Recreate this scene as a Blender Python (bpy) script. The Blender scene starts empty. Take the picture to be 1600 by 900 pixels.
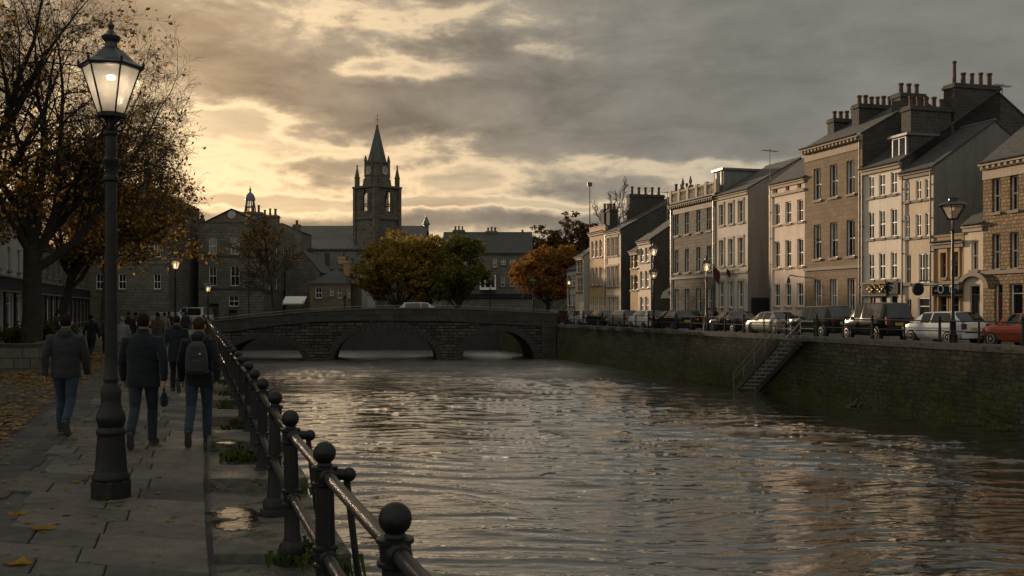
import bpy, math, random
import numpy as np
from mathutils import Vector, Matrix, noise as mnoise
R = math.radians
PI = math.pi
sc = bpy.context.scene
COL = sc.collection
F = 1556.0; HZ = 482.0; CH = 1.87          # focal length in photo pixels, horizon row, eye height

# ------------------------------------------------------------------ mesh builder
class MB:
    def __init__(s):
        s.v = []; s.f = []; s.m = []; s.mats = []; s.T = None
    def mi(s, mat):
        if mat not in s.mats: s.mats.append(mat)
        return s.mats.index(mat)
    def add(s, vs, fs, mat):
        o = len(s.v); k = s.mi(mat)
        if s.T is not None: vs = [tuple(s.T @ Vector(p)) for p in vs]
        s.v.extend([tuple(p) for p in vs])
        for q in fs:
            s.f.append(tuple(i + o for i in q)); s.m.append(k)
    def quad(s, a, b, c, d, mat): s.add([a, b, c, d], [(0, 1, 2, 3)], mat)
    def poly(s, pts, mat): s.add(pts, [tuple(range(len(pts)))], mat)
    def box(s, x0, x1, y0, y1, z0, z1, mat):
        s.add([(x0,y0,z0),(x1,y0,z0),(x1,y1,z0),(x0,y1,z0),(x0,y0,z1),(x1,y0,z1),(x1,y1,z1),(x0,y1,z1)],
              [(3,2,1,0),(4,5,6,7),(0,1,5,4),(1,2,6,5),(2,3,7,6),(3,0,4,7)], mat)
    def bbox(s, x0, x1, y0, y1, z0, z1, mat, b=.02):
        # box with chamfered top edges and uprights
        vs = []
        def ring(i, z):
            x_0, x_1, y_0, y_1 = x0+i, x1-i, y0+i, y1-i
            return [(x_0+b,y_0,z),(x_1-b,y_0,z),(x_1,y_0+b,z),(x_1,y_1-b,z),(x_1-b,y_1,z),(x_0+b,y_1,z),(x_0,y_1-b,z),(x_0,y_0+b,z)]
        vs = ring(0, z0) + ring(0, z1-b) + ring(b, z1)
        fs = [tuple(range(7,-1,-1)), tuple(range(16,24))]
        for k in range(2):
            for i in range(8):
                j = (i+1) % 8
                fs.append((k*8+i, k*8+j, k*8+8+j, k*8+8+i))
        s.add(vs, fs, mat)
    def prism(s, pts, z0, z1, mat, mtop=None):
        n = len(pts)
        s.add([(p[0],p[1],z0) for p in pts] + [(p[0],p[1],z1) for p in pts],
              [(i,(i+1)%n,n+(i+1)%n,n+i) for i in range(n)] + [tuple(range(n-1,-1,-1))], mat)
        s.add([(p[0],p[1],z1) for p in pts], [tuple(range(n))], mtop or mat)
    def tube(s, pts, rad, mat, n=8, cap=True):
        pts = [Vector(p) for p in pts]
        if not hasattr(rad, '__len__'): rad = [rad]*len(pts)
        vs = []; fs = []
        ref = None
        for i, p in enumerate(pts):
            d = (pts[min(i+1,len(pts)-1)] - pts[max(i-1,0)])
            if d.length < 1e-9: d = Vector((0,0,1))
            d.normalize()
            if ref is None:
                ref = Vector((1,0,0)) if abs(d.x) < .8 else Vector((0,1,0))
            a = (ref - d*ref.dot(d))
            if a.length < 1e-6: a = d.orthogonal()
            a.normalize(); b = d.cross(a); ref = a
            r = rad[i]
            rx, ry = (r if hasattr(r,'__len__') else (r, r))
            for k in range(n):
                t = 2*PI*k/n
                vs.append(p + a*(math.cos(t)*rx) + b*(math.sin(t)*ry))
        for i in range(len(pts)-1):
            for k in range(n):
                j = (k+1) % n
                fs.append((i*n+k, i*n+j, i*n+n+j, i*n+n+k))
        if cap:
            fs.append(tuple(range(n-1,-1,-1))); fs.append(tuple((len(pts)-1)*n + k for k in range(n)))
        s.add([tuple(p) for p in vs], fs, mat)
    def lathe(s, prof, mat, n=16, c=(0,0,0), rot=0, cap=True):
        vs = []; fs = []
        for r, z in prof:
            for k in range(n):
                t = 2*PI*k/n + rot
                vs.append((c[0]+r*math.cos(t), c[1]+r*math.sin(t), c[2]+z))
        for i in range(len(prof)-1):
            for k in range(n):
                j = (k+1) % n
                fs.append((i*n+k, i*n+j, i*n+n+j, i*n+n+k))
        if cap:
            fs.append(tuple(range(n-1,-1,-1))); fs.append(tuple((len(prof)-1)*n + k for k in range(n)))
        s.add(vs, fs, mat)
    def loft(s, rings, mat, n=16):
        # rings: (cx, cy, cz, rx, ry)
        vs = []; fs = []
        for cx, cy, cz, rx, ry in rings:
            for k in range(n):
                t = 2*PI*k/n
                vs.append((cx+rx*math.cos(t), cy+ry*math.sin(t), cz))
        for i in range(len(rings)-1):
            for k in range(n):
                j = (k+1) % n
                fs.append((i*n+k, i*n+j, i*n+n+j, i*n+n+k))
        fs.append(tuple(range(n-1,-1,-1))); fs.append(tuple((len(rings)-1)*n+k for k in range(n)))
        s.add(vs, fs, mat)
    def ball(s, c, r, mat, n=14, m=8):
        if not hasattr(r,'__len__'): r = (r,r,r)
        vs = [(c[0],c[1],c[2]-r[2])]; fs = []
        for i in range(1, m):
            ph = -PI/2 + PI*i/m
            for k in range(n):
                t = 2*PI*k/n
                vs.append((c[0]+r[0]*math.cos(ph)*math.cos(t), c[1]+r[1]*math.cos(ph)*math.sin(t), c[2]+r[2]*math.sin(ph)))
        vs.append((c[0],c[1],c[2]+r[2])); L = len(vs)-1
        for k in range(n):
            j = (k+1) % n
            fs.append((0, 1+j, 1+k)); fs.append((L, 1+(m-2)*n+k, 1+(m-2)*n+j))
            for i in range(m-2):
                fs.append((1+i*n+k, 1+i*n+j, 1+(i+1)*n+j, 1+(i+1)*n+k))
        s.add(vs, fs, mat)
    def build(s, name, parent=None, smooth=None, loc=None, rotz=None):
        me = bpy.data.meshes.new(name)
        me.from_pydata(s.v, [], s.f)
        for m in s.mats: me.materials.append(m)
        if len(s.mats) > 1: me.polygons.foreach_set('material_index', s.m)
        if smooth is not None:
            me.polygons.foreach_set('use_smooth', [True]*len(me.polygons))
            me.update()
            me.set_sharp_from_angle(angle=R(smooth))
        me.update()
        o = bpy.data.objects.new(name, me); COL.objects.link(o)
        if parent is not None: o.parent = parent
        if loc is not None: o.location = loc
        if rotz is not None: o.rotation_euler = (0,0,rotz)
        return o

def tag(o, label, cat, group=None):
    o['label'] = label; o['category'] = cat
    if group: o['group'] = group
    return o
def thing(name, label, cat, loc=(0,0,0), rotz=0, group=None):
    o = bpy.data.objects.new(name, None); COL.objects.link(o)
    o.location = loc; o.rotation_euler = (0,0,rotz); o.empty_display_size = .2
    return tag(o, label, cat, group)
def struct(o): o['kind'] = 'structure'; return o
def stuff(o): o['kind'] = 'stuff'; return o
CH_OF = {}
def dup(root, loc, rotz, label, group=None, scale=None):
    def cp(o, parent):
        c = o.copy(); COL.objects.link(c)
        if parent is not None: c.parent = parent
        for ch in list(o.children): cp(ch, c)
        return c
    r = cp(root, None); r.location = loc; r.rotation_euler = (0,0,rotz)
    r['label'] = label
    if group: r['group'] = group
    if scale: r.scale = scale
    return r
def X(px, Y): return (px-800.0)/F*Y
def Z(py, Y): return CH + (HZ-py)/F*Y

# ------------------------------------------------------------------ materials
def nd(nt, typ, ins=None, **attr):
    n = nt.nodes.new(typ)
    for k, v in attr.items(): setattr(n, k, v)
    for k, v in (ins or {}).items():
        s = n.inputs[k]
        if isinstance(v, bpy.types.NodeSocket): nt.links.new(v, s)
        else: s.default_value = v
    return n
def math_(nt, op, a, b=None, c=None, clamp=False):
    n = nt.nodes.new('ShaderNodeMath'); n.operation = op; n.use_clamp = clamp
    for i, v in enumerate((a, b, c)):
        if v is None: continue
        if isinstance(v, bpy.types.NodeSocket): nt.links.new(v, n.inputs[i])
        else: n.inputs[i].default_value = v
    return n.outputs[0]
def mixc(nt, fac, a, b, blend='MIX'):
    n = nt.nodes.new('ShaderNodeMix'); n.data_type = 'RGBA'; n.blend_type = blend
    for i, v in ((0, fac), (6, a), (7, b)):
        if isinstance(v, bpy.types.NodeSocket): nt.links.new(v, n.inputs[i])
        elif i == 0: n.inputs[0].default_value = v
        else: n.inputs[i].default_value = (*v, 1) if len(v) == 3 else v
    return n.outputs[2]
def ramp(nt, fac, stops, interp='LINEAR'):
    n = nt.nodes.new('ShaderNodeValToRGB'); cr = n.color_ramp; cr.interpolation = interp
    while len(cr.elements) < len(stops): cr.elements.new(.5)
    for e, (p, c) in zip(cr.elements, stops):
        e.position = p
        e.color = (c, c, c, 1) if not hasattr(c, '__len__') else (*c, 1)
    nt.links.new(fac, n.inputs[0])
    return n.outputs[0]
def newmat(name):
    m = bpy.data.materials.new(name); m.use_nodes = True
    nt = m.node_tree; b = nt.nodes['Principled BSDF']
    return m, nt, b
def setp(nt, b, **kw):
    for k, v in kw.items():
        s = b.inputs[k.replace('_', ' ')]
        if isinstance(v, bpy.types.NodeSocket): nt.links.new(v, s)
        elif hasattr(v, '__len__') and len(v) == 3 and s.type == 'RGBA': s.default_value = (*v, 1)
        else: s.default_value = v
def objco(nt): return nt.nodes.new('ShaderNodeTexCoord').outputs['Object']
def noise(nt, vec, scale, detail=4, rough=.55, dist=0):
    return nd(nt, 'ShaderNodeTexNoise', {'Vector': vec, 'Scale': scale, 'Detail': detail, 'Roughness': rough, 'Distortion': dist}).outputs['Fac']
def scaled(nt, vec, sx, sy, sz):
    return nd(nt, 'ShaderNodeMapping', {'Vector': vec, 'Scale': (sx, sy, sz)}).outputs[0]
def bump(nt, h, dist=.02, strength=1, normal=None):
    d = {'Height': h, 'Distance': dist, 'Strength': strength}
    if normal is not None: d['Normal'] = normal
    return nd(nt, 'ShaderNodeBump', d).outputs[0]
def lin(r, g, b):  # sRGB 0-255 to linear
    return tuple(((c/255+.055)/1.055)**2.4 if c > 10 else c/3294.6 for c in (r, g, b))

def plain(name, c, rough=.6, metal=0, var=.25, scale=6, spec=.5, bumpd=0, coat=0):
    m, nt, b = newmat(name)
    co = objco(nt)
    n = noise(nt, co, scale, 5)
    f = ramp(nt, n, [(.3, 0), (.7, 1)])
    col = mixc(nt, f, tuple(x*(1-var) for x in c), tuple(min(1, x*(1+var)) for x in c))
    setp(nt, b, Base_Color=col, Metallic=metal, Specular_IOR_Level=spec,
         Roughness=math_(nt, 'MULTIPLY_ADD', f, .15, max(0, rough-.07)))
    if coat: setp(nt, b, Coat_Weight=coat, Coat_Roughness=.05)
    if bumpd: setp(nt, b, Normal=bump(nt, noise(nt, co, scale*5, 4), bumpd))
    return m

def wallco(nt):
    """(along the wall, height) for walls that follow the local x or y axis"""
    s = nd(nt, 'ShaderNodeSeparateXYZ', {0: objco(nt)})
    return nd(nt, 'ShaderNodeCombineXYZ', {0: math_(nt, 'ADD', s.outputs[0], s.outputs[1]), 1: s.outputs[2], 2: 0.0}).outputs[0], s

def masonry(name, c1, c2, mortar, bw=.5, bh=.25, ms=.02, rough=.9, bd=.02, stain=.5, stainc=None, moss=None, dist=.02, contrast=1):
    m, nt, b = newmat(name)
    w, s = wallco(nt)
    co = objco(nt)
    wob = nd(nt, 'ShaderNodeTexNoise', {'Vector': co, 'Scale': 2.5, 'Detail': 3}).outputs['Color']
    w2 = nd(nt, 'ShaderNodeVectorMath', {0: w, 1: nd(nt, 'ShaderNodeVectorMath', {0: wob, 1: (dist,)*3}, operation='MULTIPLY').outputs[0]}, operation='ADD').outputs[0]
    br = nd(nt, 'ShaderNodeTexBrick', {'Vector': w2, 'Color1': (*c1, 1), 'Color2': (*c2, 1), 'Mortar': (*mortar, 1), 'Scale': 1.0,
            'Mortar Size': ms, 'Mortar Smooth': .3, 'Bias': 0.0, 'Brick Width': bw, 'Row Height': bh})
    br.offset_frequency = 2; br.squash = .7; br.squash_frequency = 3
    n1 = noise(nt, co, 9, 6, .6)
    col = mixc(nt, .6, br.outputs['Color'], ramp(nt, n1, [(.25, .45), (.75, 1.45)]), 'MULTIPLY')
    n2 = noise(nt, co, .45, 5, .65)
    st = math_(nt, 'MULTIPLY', ramp(nt, n2, [(.42, 0), (.68, 1)]), stain)
    col = mixc(nt, st, col, stainc or tuple(x*.4 for x in c1))
    if moss:
        mc, zlo, zhi = moss
        zf = nd(nt, 'ShaderNodeMapRange', {0: s.outputs[2], 1: zlo, 2: zhi, 3: 1.0, 4: 0.0}).outputs[0]
        mf = math_(nt, 'MULTIPLY', zf, ramp(nt, noise(nt, co, 1.3, 6, .7), [(.36, 0), (.55, 1)]), clamp=True)
        mcol = mixc(nt, ramp(nt, noise(nt, co, 6, 5), [(.35, 0), (.65, 1)]), tuple(x*.35 for x in mc), mc)
        col = mixc(nt, mf, col, mcol)
    h = math_(nt, 'MULTIPLY_ADD', n1, .5, math_(nt, 'SUBTRACT', 1.0, br.outputs['Fac']))
    setp(nt, b, Base_Color=col, Roughness=rough, Specular_IOR_Level=.25, Normal=bump(nt, h, bd))
    return m

def plaster(name, c, stain=.5, rough=.85, dark=.45):
    m, nt, b = newmat(name)
    co = objco(nt)
    streak = noise(nt, scaled(nt, co, 2.2, 2.2, .22), 1.6, 6, .65)
    blot = noise(nt, co, .5, 6, .65)
    fine = noise(nt, co, 14, 5)
    f = math_(nt, 'MULTIPLY', ramp(nt, streak, [(.45, 0), (.72, 1)]), stain)
    col = mixc(nt, f, c, tuple(x*dark for x in c))
    f2 = math_(nt, 'MULTIPLY', ramp(nt, blot, [(.42, 0), (.66, 1)]), stain*.8)
    col = mixc(nt, f2, col, (c[0]*.66, c[1]*.6, c[2]*.52))
    col = mixc(nt, .5, col, ramp(nt, fine, [(.3, .75), (.7, 1.2)]), 'MULTIPLY')
    setp(nt, b, Base_Color=col, Roughness=rough, Specular_IOR_Level=.25, Normal=bump(nt, fine, .006))
    return m

def slate(name, c, rough=.5):
    m, nt, b = newmat(name)
    co = objco(nt); s = nd(nt, 'ShaderNodeSeparateXYZ', {0: co})
    v = nd(nt, 'ShaderNodeCombineXYZ', {0: math_(nt, 'ADD', s.outputs[0], math_(nt, 'MULTIPLY', s.outputs[1], .05)), 1: math_(nt, 'MULTIPLY', s.outputs[2], 1.6), 2: 0.0}).outputs[0]
    br = nd(nt, 'ShaderNodeTexBrick', {'Vector': v, 'Color1': (*[x*.7 for x in c], 1), 'Color2': (*[x*1.4 for x in c], 1), 'Mortar': (*[x*.3 for x in c], 1),
            'Scale': 1.0, 'Mortar Size': .012, 'Brick Width': .32, 'Row Height': .24})
    n = noise(nt, co, .8, 6, .7)
    col = mixc(nt, math_(nt, 'MULTIPLY', ramp(nt, n, [(.45, 0), (.7, 1)]), .6), br.outputs['Color'], (c[0]*1.2, c[1]*1.25, c[2]*.8))
    h = math_(nt, 'ADD', math_(nt, 'SUBTRACT', 1.0, br.outputs['Fac']), noise(nt, co, 4, 4))
    setp(nt, b, Base_Color=col, Roughness=rough, Normal=bump(nt, h, .02))
    return m

M = {}
M['slate'] = slate('slate', (.045, .044, .044), .7)
M['slate_dark'] = slate('slate_dark', (.032, .03, .03), .6)
M['slate_pale'] = slate('slate_pale', (.085, .085, .082), .65)
M['brown_stone'] = masonry('brown_stone', (.24,.175,.115), (.19,.135,.09), (.14,.11,.08), .8, .32, .012, bd=.01, stain=.45)
M['rubble'] = masonry('rubble', (.34,.23,.12), (.20,.13,.075), (.12,.09,.06), .36, .2, .035, bd=.05, stain=.35, dist=.12)
M['ochre'] = plaster('ochre', (.36,.24,.12), .6)
M['ochre_brick'] = masonry('ochre_brick', (.40,.27,.14), (.30,.2,.1), (.22,.16,.1), .4, .14, .015, bd=.01, stain=.35)
M['grey_stone'] = masonry('grey_stone', (.15,.132,.105), (.095,.085,.068), (.06,.052,.043), .7, .3, .018, bd=.02, stain=.55)
M['dark_rubble'] = masonry('dark_rubble', (.085,.08,.072), (.055,.052,.048), (.1,.09,.08), .4, .2, .03, bd=.04, stain=.5, dist=.1)
M['left_stone'] = masonry('left_stone', (.19,.175,.145), (.135,.125,.105), (.06,.055,.05), .75, .33, .018, bd=.02, stain=.6)
M['left_brown'] = masonry('left_brown', (.22,.17,.115), (.17,.13,.09), (.08,.065,.05), .75, .33, .018, bd=.02, stain=.5)
M['church_stone'] = masonry('church_stone', (.18,.16,.125), (.12,.106,.083), (.05,.045,.038), 1.0, .45, .03, bd=.05, stain=.65)
M['bridge_stone'] = masonry('bridge_stone', (.13,.12,.10), (.042,.04,.036), (.014,.013,.012), .85, .30, .04, bd=.12, stain=.4, stainc=(.02,.02,.018), dist=.14)
M['bridge_smooth'] = masonry('bridge_smooth', (.075,.07,.06), (.052,.049,.043), (.02,.02,.018), 1.2, .62, .015, bd=.03, stain=.5, stainc=(.025,.025,.022))
M['ring_stone'] = plain('ring_stone', (.042,.04,.035), .85, var=.4, scale=2, bumpd=.03)
M['quay_stone'] = masonry('quay_stone', (.13,.12,.098), (.062,.058,.049), (.042,.039,.032), .5, .22, .028, bd=.14, stain=.75, stainc=(.018,.017,.013),
                          moss=((.125,.122,.024), -3.3, 1.0), dist=.34)
M['coping'] = plain('coping', (.10,.093,.08), .8, var=.4, scale=2.5, bumpd=.02)
M['grey_harl'] = plaster('grey_harl', (.20,.197,.19), .45)
M['pale_grey'] = plaster('pale_grey', (.52,.475,.42), .5)
M['pink_cream'] = plaster('pink_cream', (.70,.57,.48), .5)
M['white_render'] = plaster('white_render', (.74,.67,.58), .5)
M['cream'] = plaster('cream', (.62,.51,.40), .55)
M['gold_stone'] = plaster('gold_stone', (.46,.31,.17), .5)
M['white_dull'] = plaster('white_dull', (.42,.42,.42), .4)
M['trim'] = plaster('trim', (.40,.33,.25), .4)
M['trim_dark'] = plain('trim_dark', (.16,.13,.10), .8, var=.3)
M['white_paint'] = plain('white_paint', (.80,.77,.72), .5, var=.1, scale=3)
M['dark_paint'] = plain('dark_paint', (.025,.027,.03), .35, var=.3)
M['red_door'] = plain('red_door', (.11,.025,.018), .45, var=.25)
M['pot'] = plain('pot', (.085,.045,.034), .85, var=.35)
M['lead'] = plain('lead', (.10,.105,.11), .45, var=.3, scale=2)
M['black_iron'] = plain('black_iron', (.007,.007,.008), .42, var=.5, scale=20, spec=.28, bumpd=.0015)
def iron():
    m, nt, b = newmat('black_iron'); co = objco(nt)
    n = noise(nt, co, 14, 6, .65); n2 = noise(nt, co, 3, 4); ch = ramp(nt, math_(nt, 'MULTIPLY_ADD', n2, .35, n), [(.80, 0), (.84, 1)])
    col = mixc(nt, ch, mixc(nt, ramp(nt, n2, [(.35,0),(.65,1)]), (.006,.006,.007), (.012,.012,.012)), mixc(nt, ramp(nt, noise(nt, co, 60, 3), [(.4,0),(.6,1)]), (.05,.022,.010), (.03,.028,.026)))
    setp(nt, b, Base_Color=col, Roughness=mixc(nt, ch, ramp(nt, n, [(.3,.34),(.7,.52)]), (.85,.85,.85)), Specular_IOR_Level=.3, Normal=bump(nt, math_(nt, 'MULTIPLY_ADD', ch, -.5, n), .004))
    return m
M['black_iron'] = iron()
M['galv'] = plain('galv', (.17,.165,.16), .45, metal=.7, var=.3)
M['sign_dark'] = plain('sign_dark', (.02,.024,.026), .75, var=.2, spec=.2)
M['sign_white'] = plain('sign_white', (.6,.58,.54), .5, var=.1)
M['gilt'] = plain('gilt', (.5,.33,.10), .4, metal=.5, var=.2)
M['flag_red'] = plain('flag_red', (.085,.012,.022), .8, var=.3)
M['clock_face'] = plain('clock_face', (.55,.48,.42), .5, var=.12)
M['clock_hand'] = plain('clock_hand', (.05,.03,.02), .5)
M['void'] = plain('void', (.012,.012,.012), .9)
def glassm(name, c, rough=.04):
    m, nt, b = newmat(name)
    co = objco(nt)
    n = noise(nt, co, 1.7, 2)
    setp(nt, b, Base_Color=c, Roughness=rough, Specular_IOR_Level=.8, Normal=bump(nt, n, .02, .35))
    return m
M['pane_dark'] = glassm('pane_dark', (.012,.014,.016))
M['pane_blind'] = glassm('pane_blind', (.16,.15,.13), .08)
M['pane_curtain'] = glassm('pane_curtain', (.05,.047,.042), .06)
def lit(name, c, s):
    m, nt, b = newmat(name)
    setp(nt, b, Base_Color=c, Emission_Color=c, Emission_Strength=s)
    return m
M['bulb'] = lit('bulb', (1.0,.85,.62), 6)
M['lamp_glow'] = lit('lamp_glow', (1.0,.72,.38), 3.0)

def leafm(name, c, c2, trans=.4):
    m, nt, b = newmat(name)
    nt.nodes.remove(b)
    co = objco(nt)
    f = ramp(nt, noise(nt, co, 1.1, 4, .7), [(.35, 0), (.65, 1)])
    col = mixc(nt, f, c, c2)
    r = nd(nt, 'ShaderNodeObjectInfo')
    d = nd(nt, 'ShaderNodeBsdfDiffuse', {'Color': col}); t = nd(nt, 'ShaderNodeBsdfTranslucent', {'Color': col})
    mx = nd(nt, 'ShaderNodeMixShader', {0: trans, 1: d.outputs[0], 2: t.outputs[0]})
    nt.links.new(mx.outputs[0], nt.nodes['Material Output'].inputs[0])
    return m
M['leaf_gold'] = leafm('leaf_gold', (.36,.18,.03), (.46,.26,.05), .45)
M['leaf_brown'] = leafm('leaf_brown', (.11,.055,.018), (.20,.10,.025), .35)
M['leaf_amber'] = leafm('leaf_amber', (.20,.14,.03), (.33,.225,.05), .35)
M['leaf_olive'] = leafm('leaf_olive', (.13,.12,.025), (.25,.20,.04), .35)
M['leaf_green'] = leafm('leaf_green', (.055,.064,.017), (.12,.12,.03), .3)
M['leaf_rust'] = leafm('leaf_rust', (.19,.083,.025), (.31,.135,.036), .3)
M['litter'] = leafm('litter', (.15,.10,.05), (.30,.21,.11), .15)
M['leaf_dusk'] = leafm('leaf_dusk', (.055,.043,.024), (.11,.077,.037), .25)
M['weed'] = leafm('weed', (.03,.045,.012), (.07,.085,.02), .3)
M['moss'] = plain('moss', (.06,.07,.018), .95, var=.5, scale=8, bumpd=.02)
M['bark'] = plain('bark', (.035,.028,.022), .95, var=.45, scale=7, bumpd=.03)
M['twig'] = plain('twig', (.03,.023,.018), .9, var=.3)

# ------------------------------------------------------------------ camera, sun, sky
cam = bpy.data.cameras.new('camera'); cam.lens = F/1600*36; cam.sensor_width = 36
cam.shift_y = (HZ-450)/1600; cam.clip_start = .05; cam.clip_end = 6000
cam.dof.use_dof = True; cam.dof.focus_distance = 24; cam.dof.aperture_fstop = 7.0
co_ = bpy.data.objects.new('camera', cam); COL.objects.link(co_)
co_.location = (0,0,CH); co_.rotation_euler = (R(90),0,0); sc.camera = co_

SAZ, SEL = R(-31.0), R(7.0)
SUN = Vector((math.sin(SAZ)*math.cos(SEL), math.cos(SAZ)*math.cos(SEL), math.sin(SEL)))
sl = bpy.data.lights.new('sun', 'SUN'); sl.energy = 4.4; sl.angle = R(2.5); sl.color = (1.0,.74,.49)
so = bpy.data.objects.new('sun', sl); COL.objects.link(so)
so.rotation_euler = SUN.to_track_quat('Z','Y').to_euler()

def make_world():
    w = bpy.data.worlds.new('World'); sc.world = w; w.use_nodes = True
    nt = w.node_tree; bg = nt.nodes['Background']
    g = nd(nt, 'ShaderNodeTexCoord').outputs['Generated']
    nrm = nd(nt, 'ShaderNodeVectorMath', {0: g}, operation='NORMALIZE').outputs[0]
    s = nd(nt, 'ShaderNodeSeparateXYZ', {0: nrm})
    az = math_(nt, 'ARCTAN2', s.outputs[0], s.outputs[1])
    el = math_(nt, 'ARCSINE', s.outputs[2])
    def nz(ax, ey, off, detail=8, rough=.55, dist=.4):
        v = nd(nt, 'ShaderNodeCombineXYZ', {0: math_(nt, 'MULTIPLY_ADD', az, ax, off), 1: math_(nt, 'MULTIPLY', el, ey), 2: off*.37}).outputs[0]
        return math_(nt, 'SUBTRACT', nd(nt, 'ShaderNodeTexNoise', {'Vector': v, 'Scale': 1.0, 'Detail': detail, 'Roughness': rough, 'Distortion': dist}).outputs['Fac'], .5)
    def mr(v, a, b_, c, d, t='SMOOTHSTEP'): return nd(nt, 'ShaderNodeMapRange', {0: v, 1: a, 2: b_, 3: c, 4: d}, interpolation_type=t).outputs[0]
    def mul(*a):
        r = a[0]
        for x in a[1:]: r = math_(nt, 'MULTIPLY', r, x)
        return r
    def add(*a):
        r = a[0]
        for x in a[1:]: r = math_(nt, 'ADD', r, x)
        return r
    big = nz(5.5, 15, SKY[0], 6, .5, .3); mid = nz(13, 36, SKY[1], 6, .58, .3); fine = nz(36, 80, 5.1, 5, .6, .2)
    e2 = add(el, mul(nz(7, 9, 9.3, 4, .5, 0), .035), mul(nz(24, 30, 2.3, 4, .55, 0), .012))     # wavy band edges
    bias = math_(nt, 'SUBTRACT', ramp(nt, nd(nt, 'ShaderNodeMapRange', {0: e2, 1: 0.0, 2: .5, 3: 0.0, 4: 1.0}).outputs[0], BAND, 'EASE'), .5)
    east = mr(az, -.12, .34, 0.0, 1.0)
    ea = mul(east, mr(el, .09, .20, .15, 1.0), .22)
    D = add(mul(big, .50), mul(mid, .42), mul(fine, .16), bias, ea)
    for bpx, bpy_, brx, bry, amp in BLOBS:       # banks and gaps of this evening's sky, fixed in the sky
        u = math_(nt, 'DIVIDE', math_(nt, 'SUBTRACT', az, math.atan((bpx-800)/F)), brx/F)
        v = math_(nt, 'DIVIDE', math_(nt, 'SUBTRACT', e2, math.atan((HZ-bpy_)/F)), bry/F)
        D = add(D, mul(math_(nt, 'POWER', 2.718, mul(add(mul(u, u), mul(v, v)), -1.0)), amp))
    cover = mr(D, -.09, .13, 0.0, 1.0); rim = mul(mr(D, -.16, -.05, .15, 1.0), mr(D, -.05, .055, 1.0, 0.0))
    sd = math_(nt, 'MAXIMUM', nd(nt, 'ShaderNodeVectorMath', {0: nrm, 1: tuple(SUNV)}, operation='DOT_PRODUCT').outputs['Value'], 0.0)
    near = math_(nt, 'POWER', sd, 10.0); vnear = math_(nt, 'POWER', sd, 60.0)
    low = mr(el, .02, .26, 1.0, 0.0)
    warm = mul(near, math_(nt, 'MULTIPLY_ADD', low, .45, .55))
    clear = mixc(nt, warm, CLR[0], CLR[1]); rimc = mixc(nt, warm, RIM[0], RIM[1])
    dark = mixc(nt, warm, DRK[0], DRK[1]); dark = mixc(nt, mul(vnear, .75), dark, DRK[2])
    dv = ramp(nt, add(mul(nz(9, 24, 21.3, 6, .6, .3), math_(nt, 'MULTIPLY_ADD', east, -.55, 1.0)), mul(D, -.25), .5), [(.28, .66), (.5, 1.0), (.72, 1.3)])
    dark = mixc(nt, 1.0, dark, dv, 'MULTIPLY')
    cv = ramp(nt, add(nz(8, 40, 33.1, 7, .6, .3), .5), [(.3, .70), (.5, 1.0), (.7, 1.32)])
    clear = mixc(nt, 1.0, clear, cv, 'MULTIPLY')
    nsky = nt.nodes.new('ShaderNodeTexSky'); nsky.sky_type = 'NISHITA'; nsky.sun_disc = False
    nsky.sun_elevation = SEL; nsky.sun_rotation = SAZ % (2*PI); nsky.air_density = 1.5; nsky.dust_density = 3
    clear = mixc(nt, 1.0, clear, mixc(nt, 1.0, nsky.outputs[0], (.0015,.0015,.0015), 'MULTIPLY'), 'ADD')
    c = mixc(nt, rim, clear, rimc); c = mixc(nt, cover, c, dark)
    open_ = math_(nt, 'MULTIPLY_ADD', cover, -.8, 1.0)
    gl = add(mul(math_(nt, 'POWER', sd, 60.0), .14, open_), mul(math_(nt, 'POWER', sd, 26000.0), 2.5))
    c = mixc(nt, 1.0, c, mixc(nt, 1.0, (1.0,.74,.42), nd(nt, 'ShaderNodeCombineXYZ', {0: gl, 1: gl, 2: gl}).outputs[0], 'MULTIPLY'), 'ADD')
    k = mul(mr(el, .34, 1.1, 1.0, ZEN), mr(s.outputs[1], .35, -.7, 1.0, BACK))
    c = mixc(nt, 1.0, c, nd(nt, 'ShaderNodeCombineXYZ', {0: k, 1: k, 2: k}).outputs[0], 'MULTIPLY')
    nt.links.new(c, bg.inputs[0]); bg.inputs[1].default_value = 1.0
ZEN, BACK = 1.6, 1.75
SKY = (3.1, 7.7)
CLR = ((.26,.25,.21), (.52,.352,.185)); RIM = ((.34,.31,.24), (1.02,.69,.36)); DRK = ((.162,.162,.145), (.265,.185,.113), (.37,.245,.135))
BLOBS = [(355,200,95,24,-.30),(610,108,140,17,-.20),(420,40,150,20,-.06),(700,170,330,40,.12),(430,120,110,40,.10),(960,215,240,40,.08),(560,245,130,13,-.08),(1000,262,220,14,-.12),
         (520,322,560,7,-.20),(700,348,640,11,.13),(800,80,100,20,-.14),(150,40,160,60,.08),(1250,90,300,90,.10),(760,92,60,22,.12),(700,292,90,16,-.10),(480,268,80,12,.10),(900,300,120,14,.10)]
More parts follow.
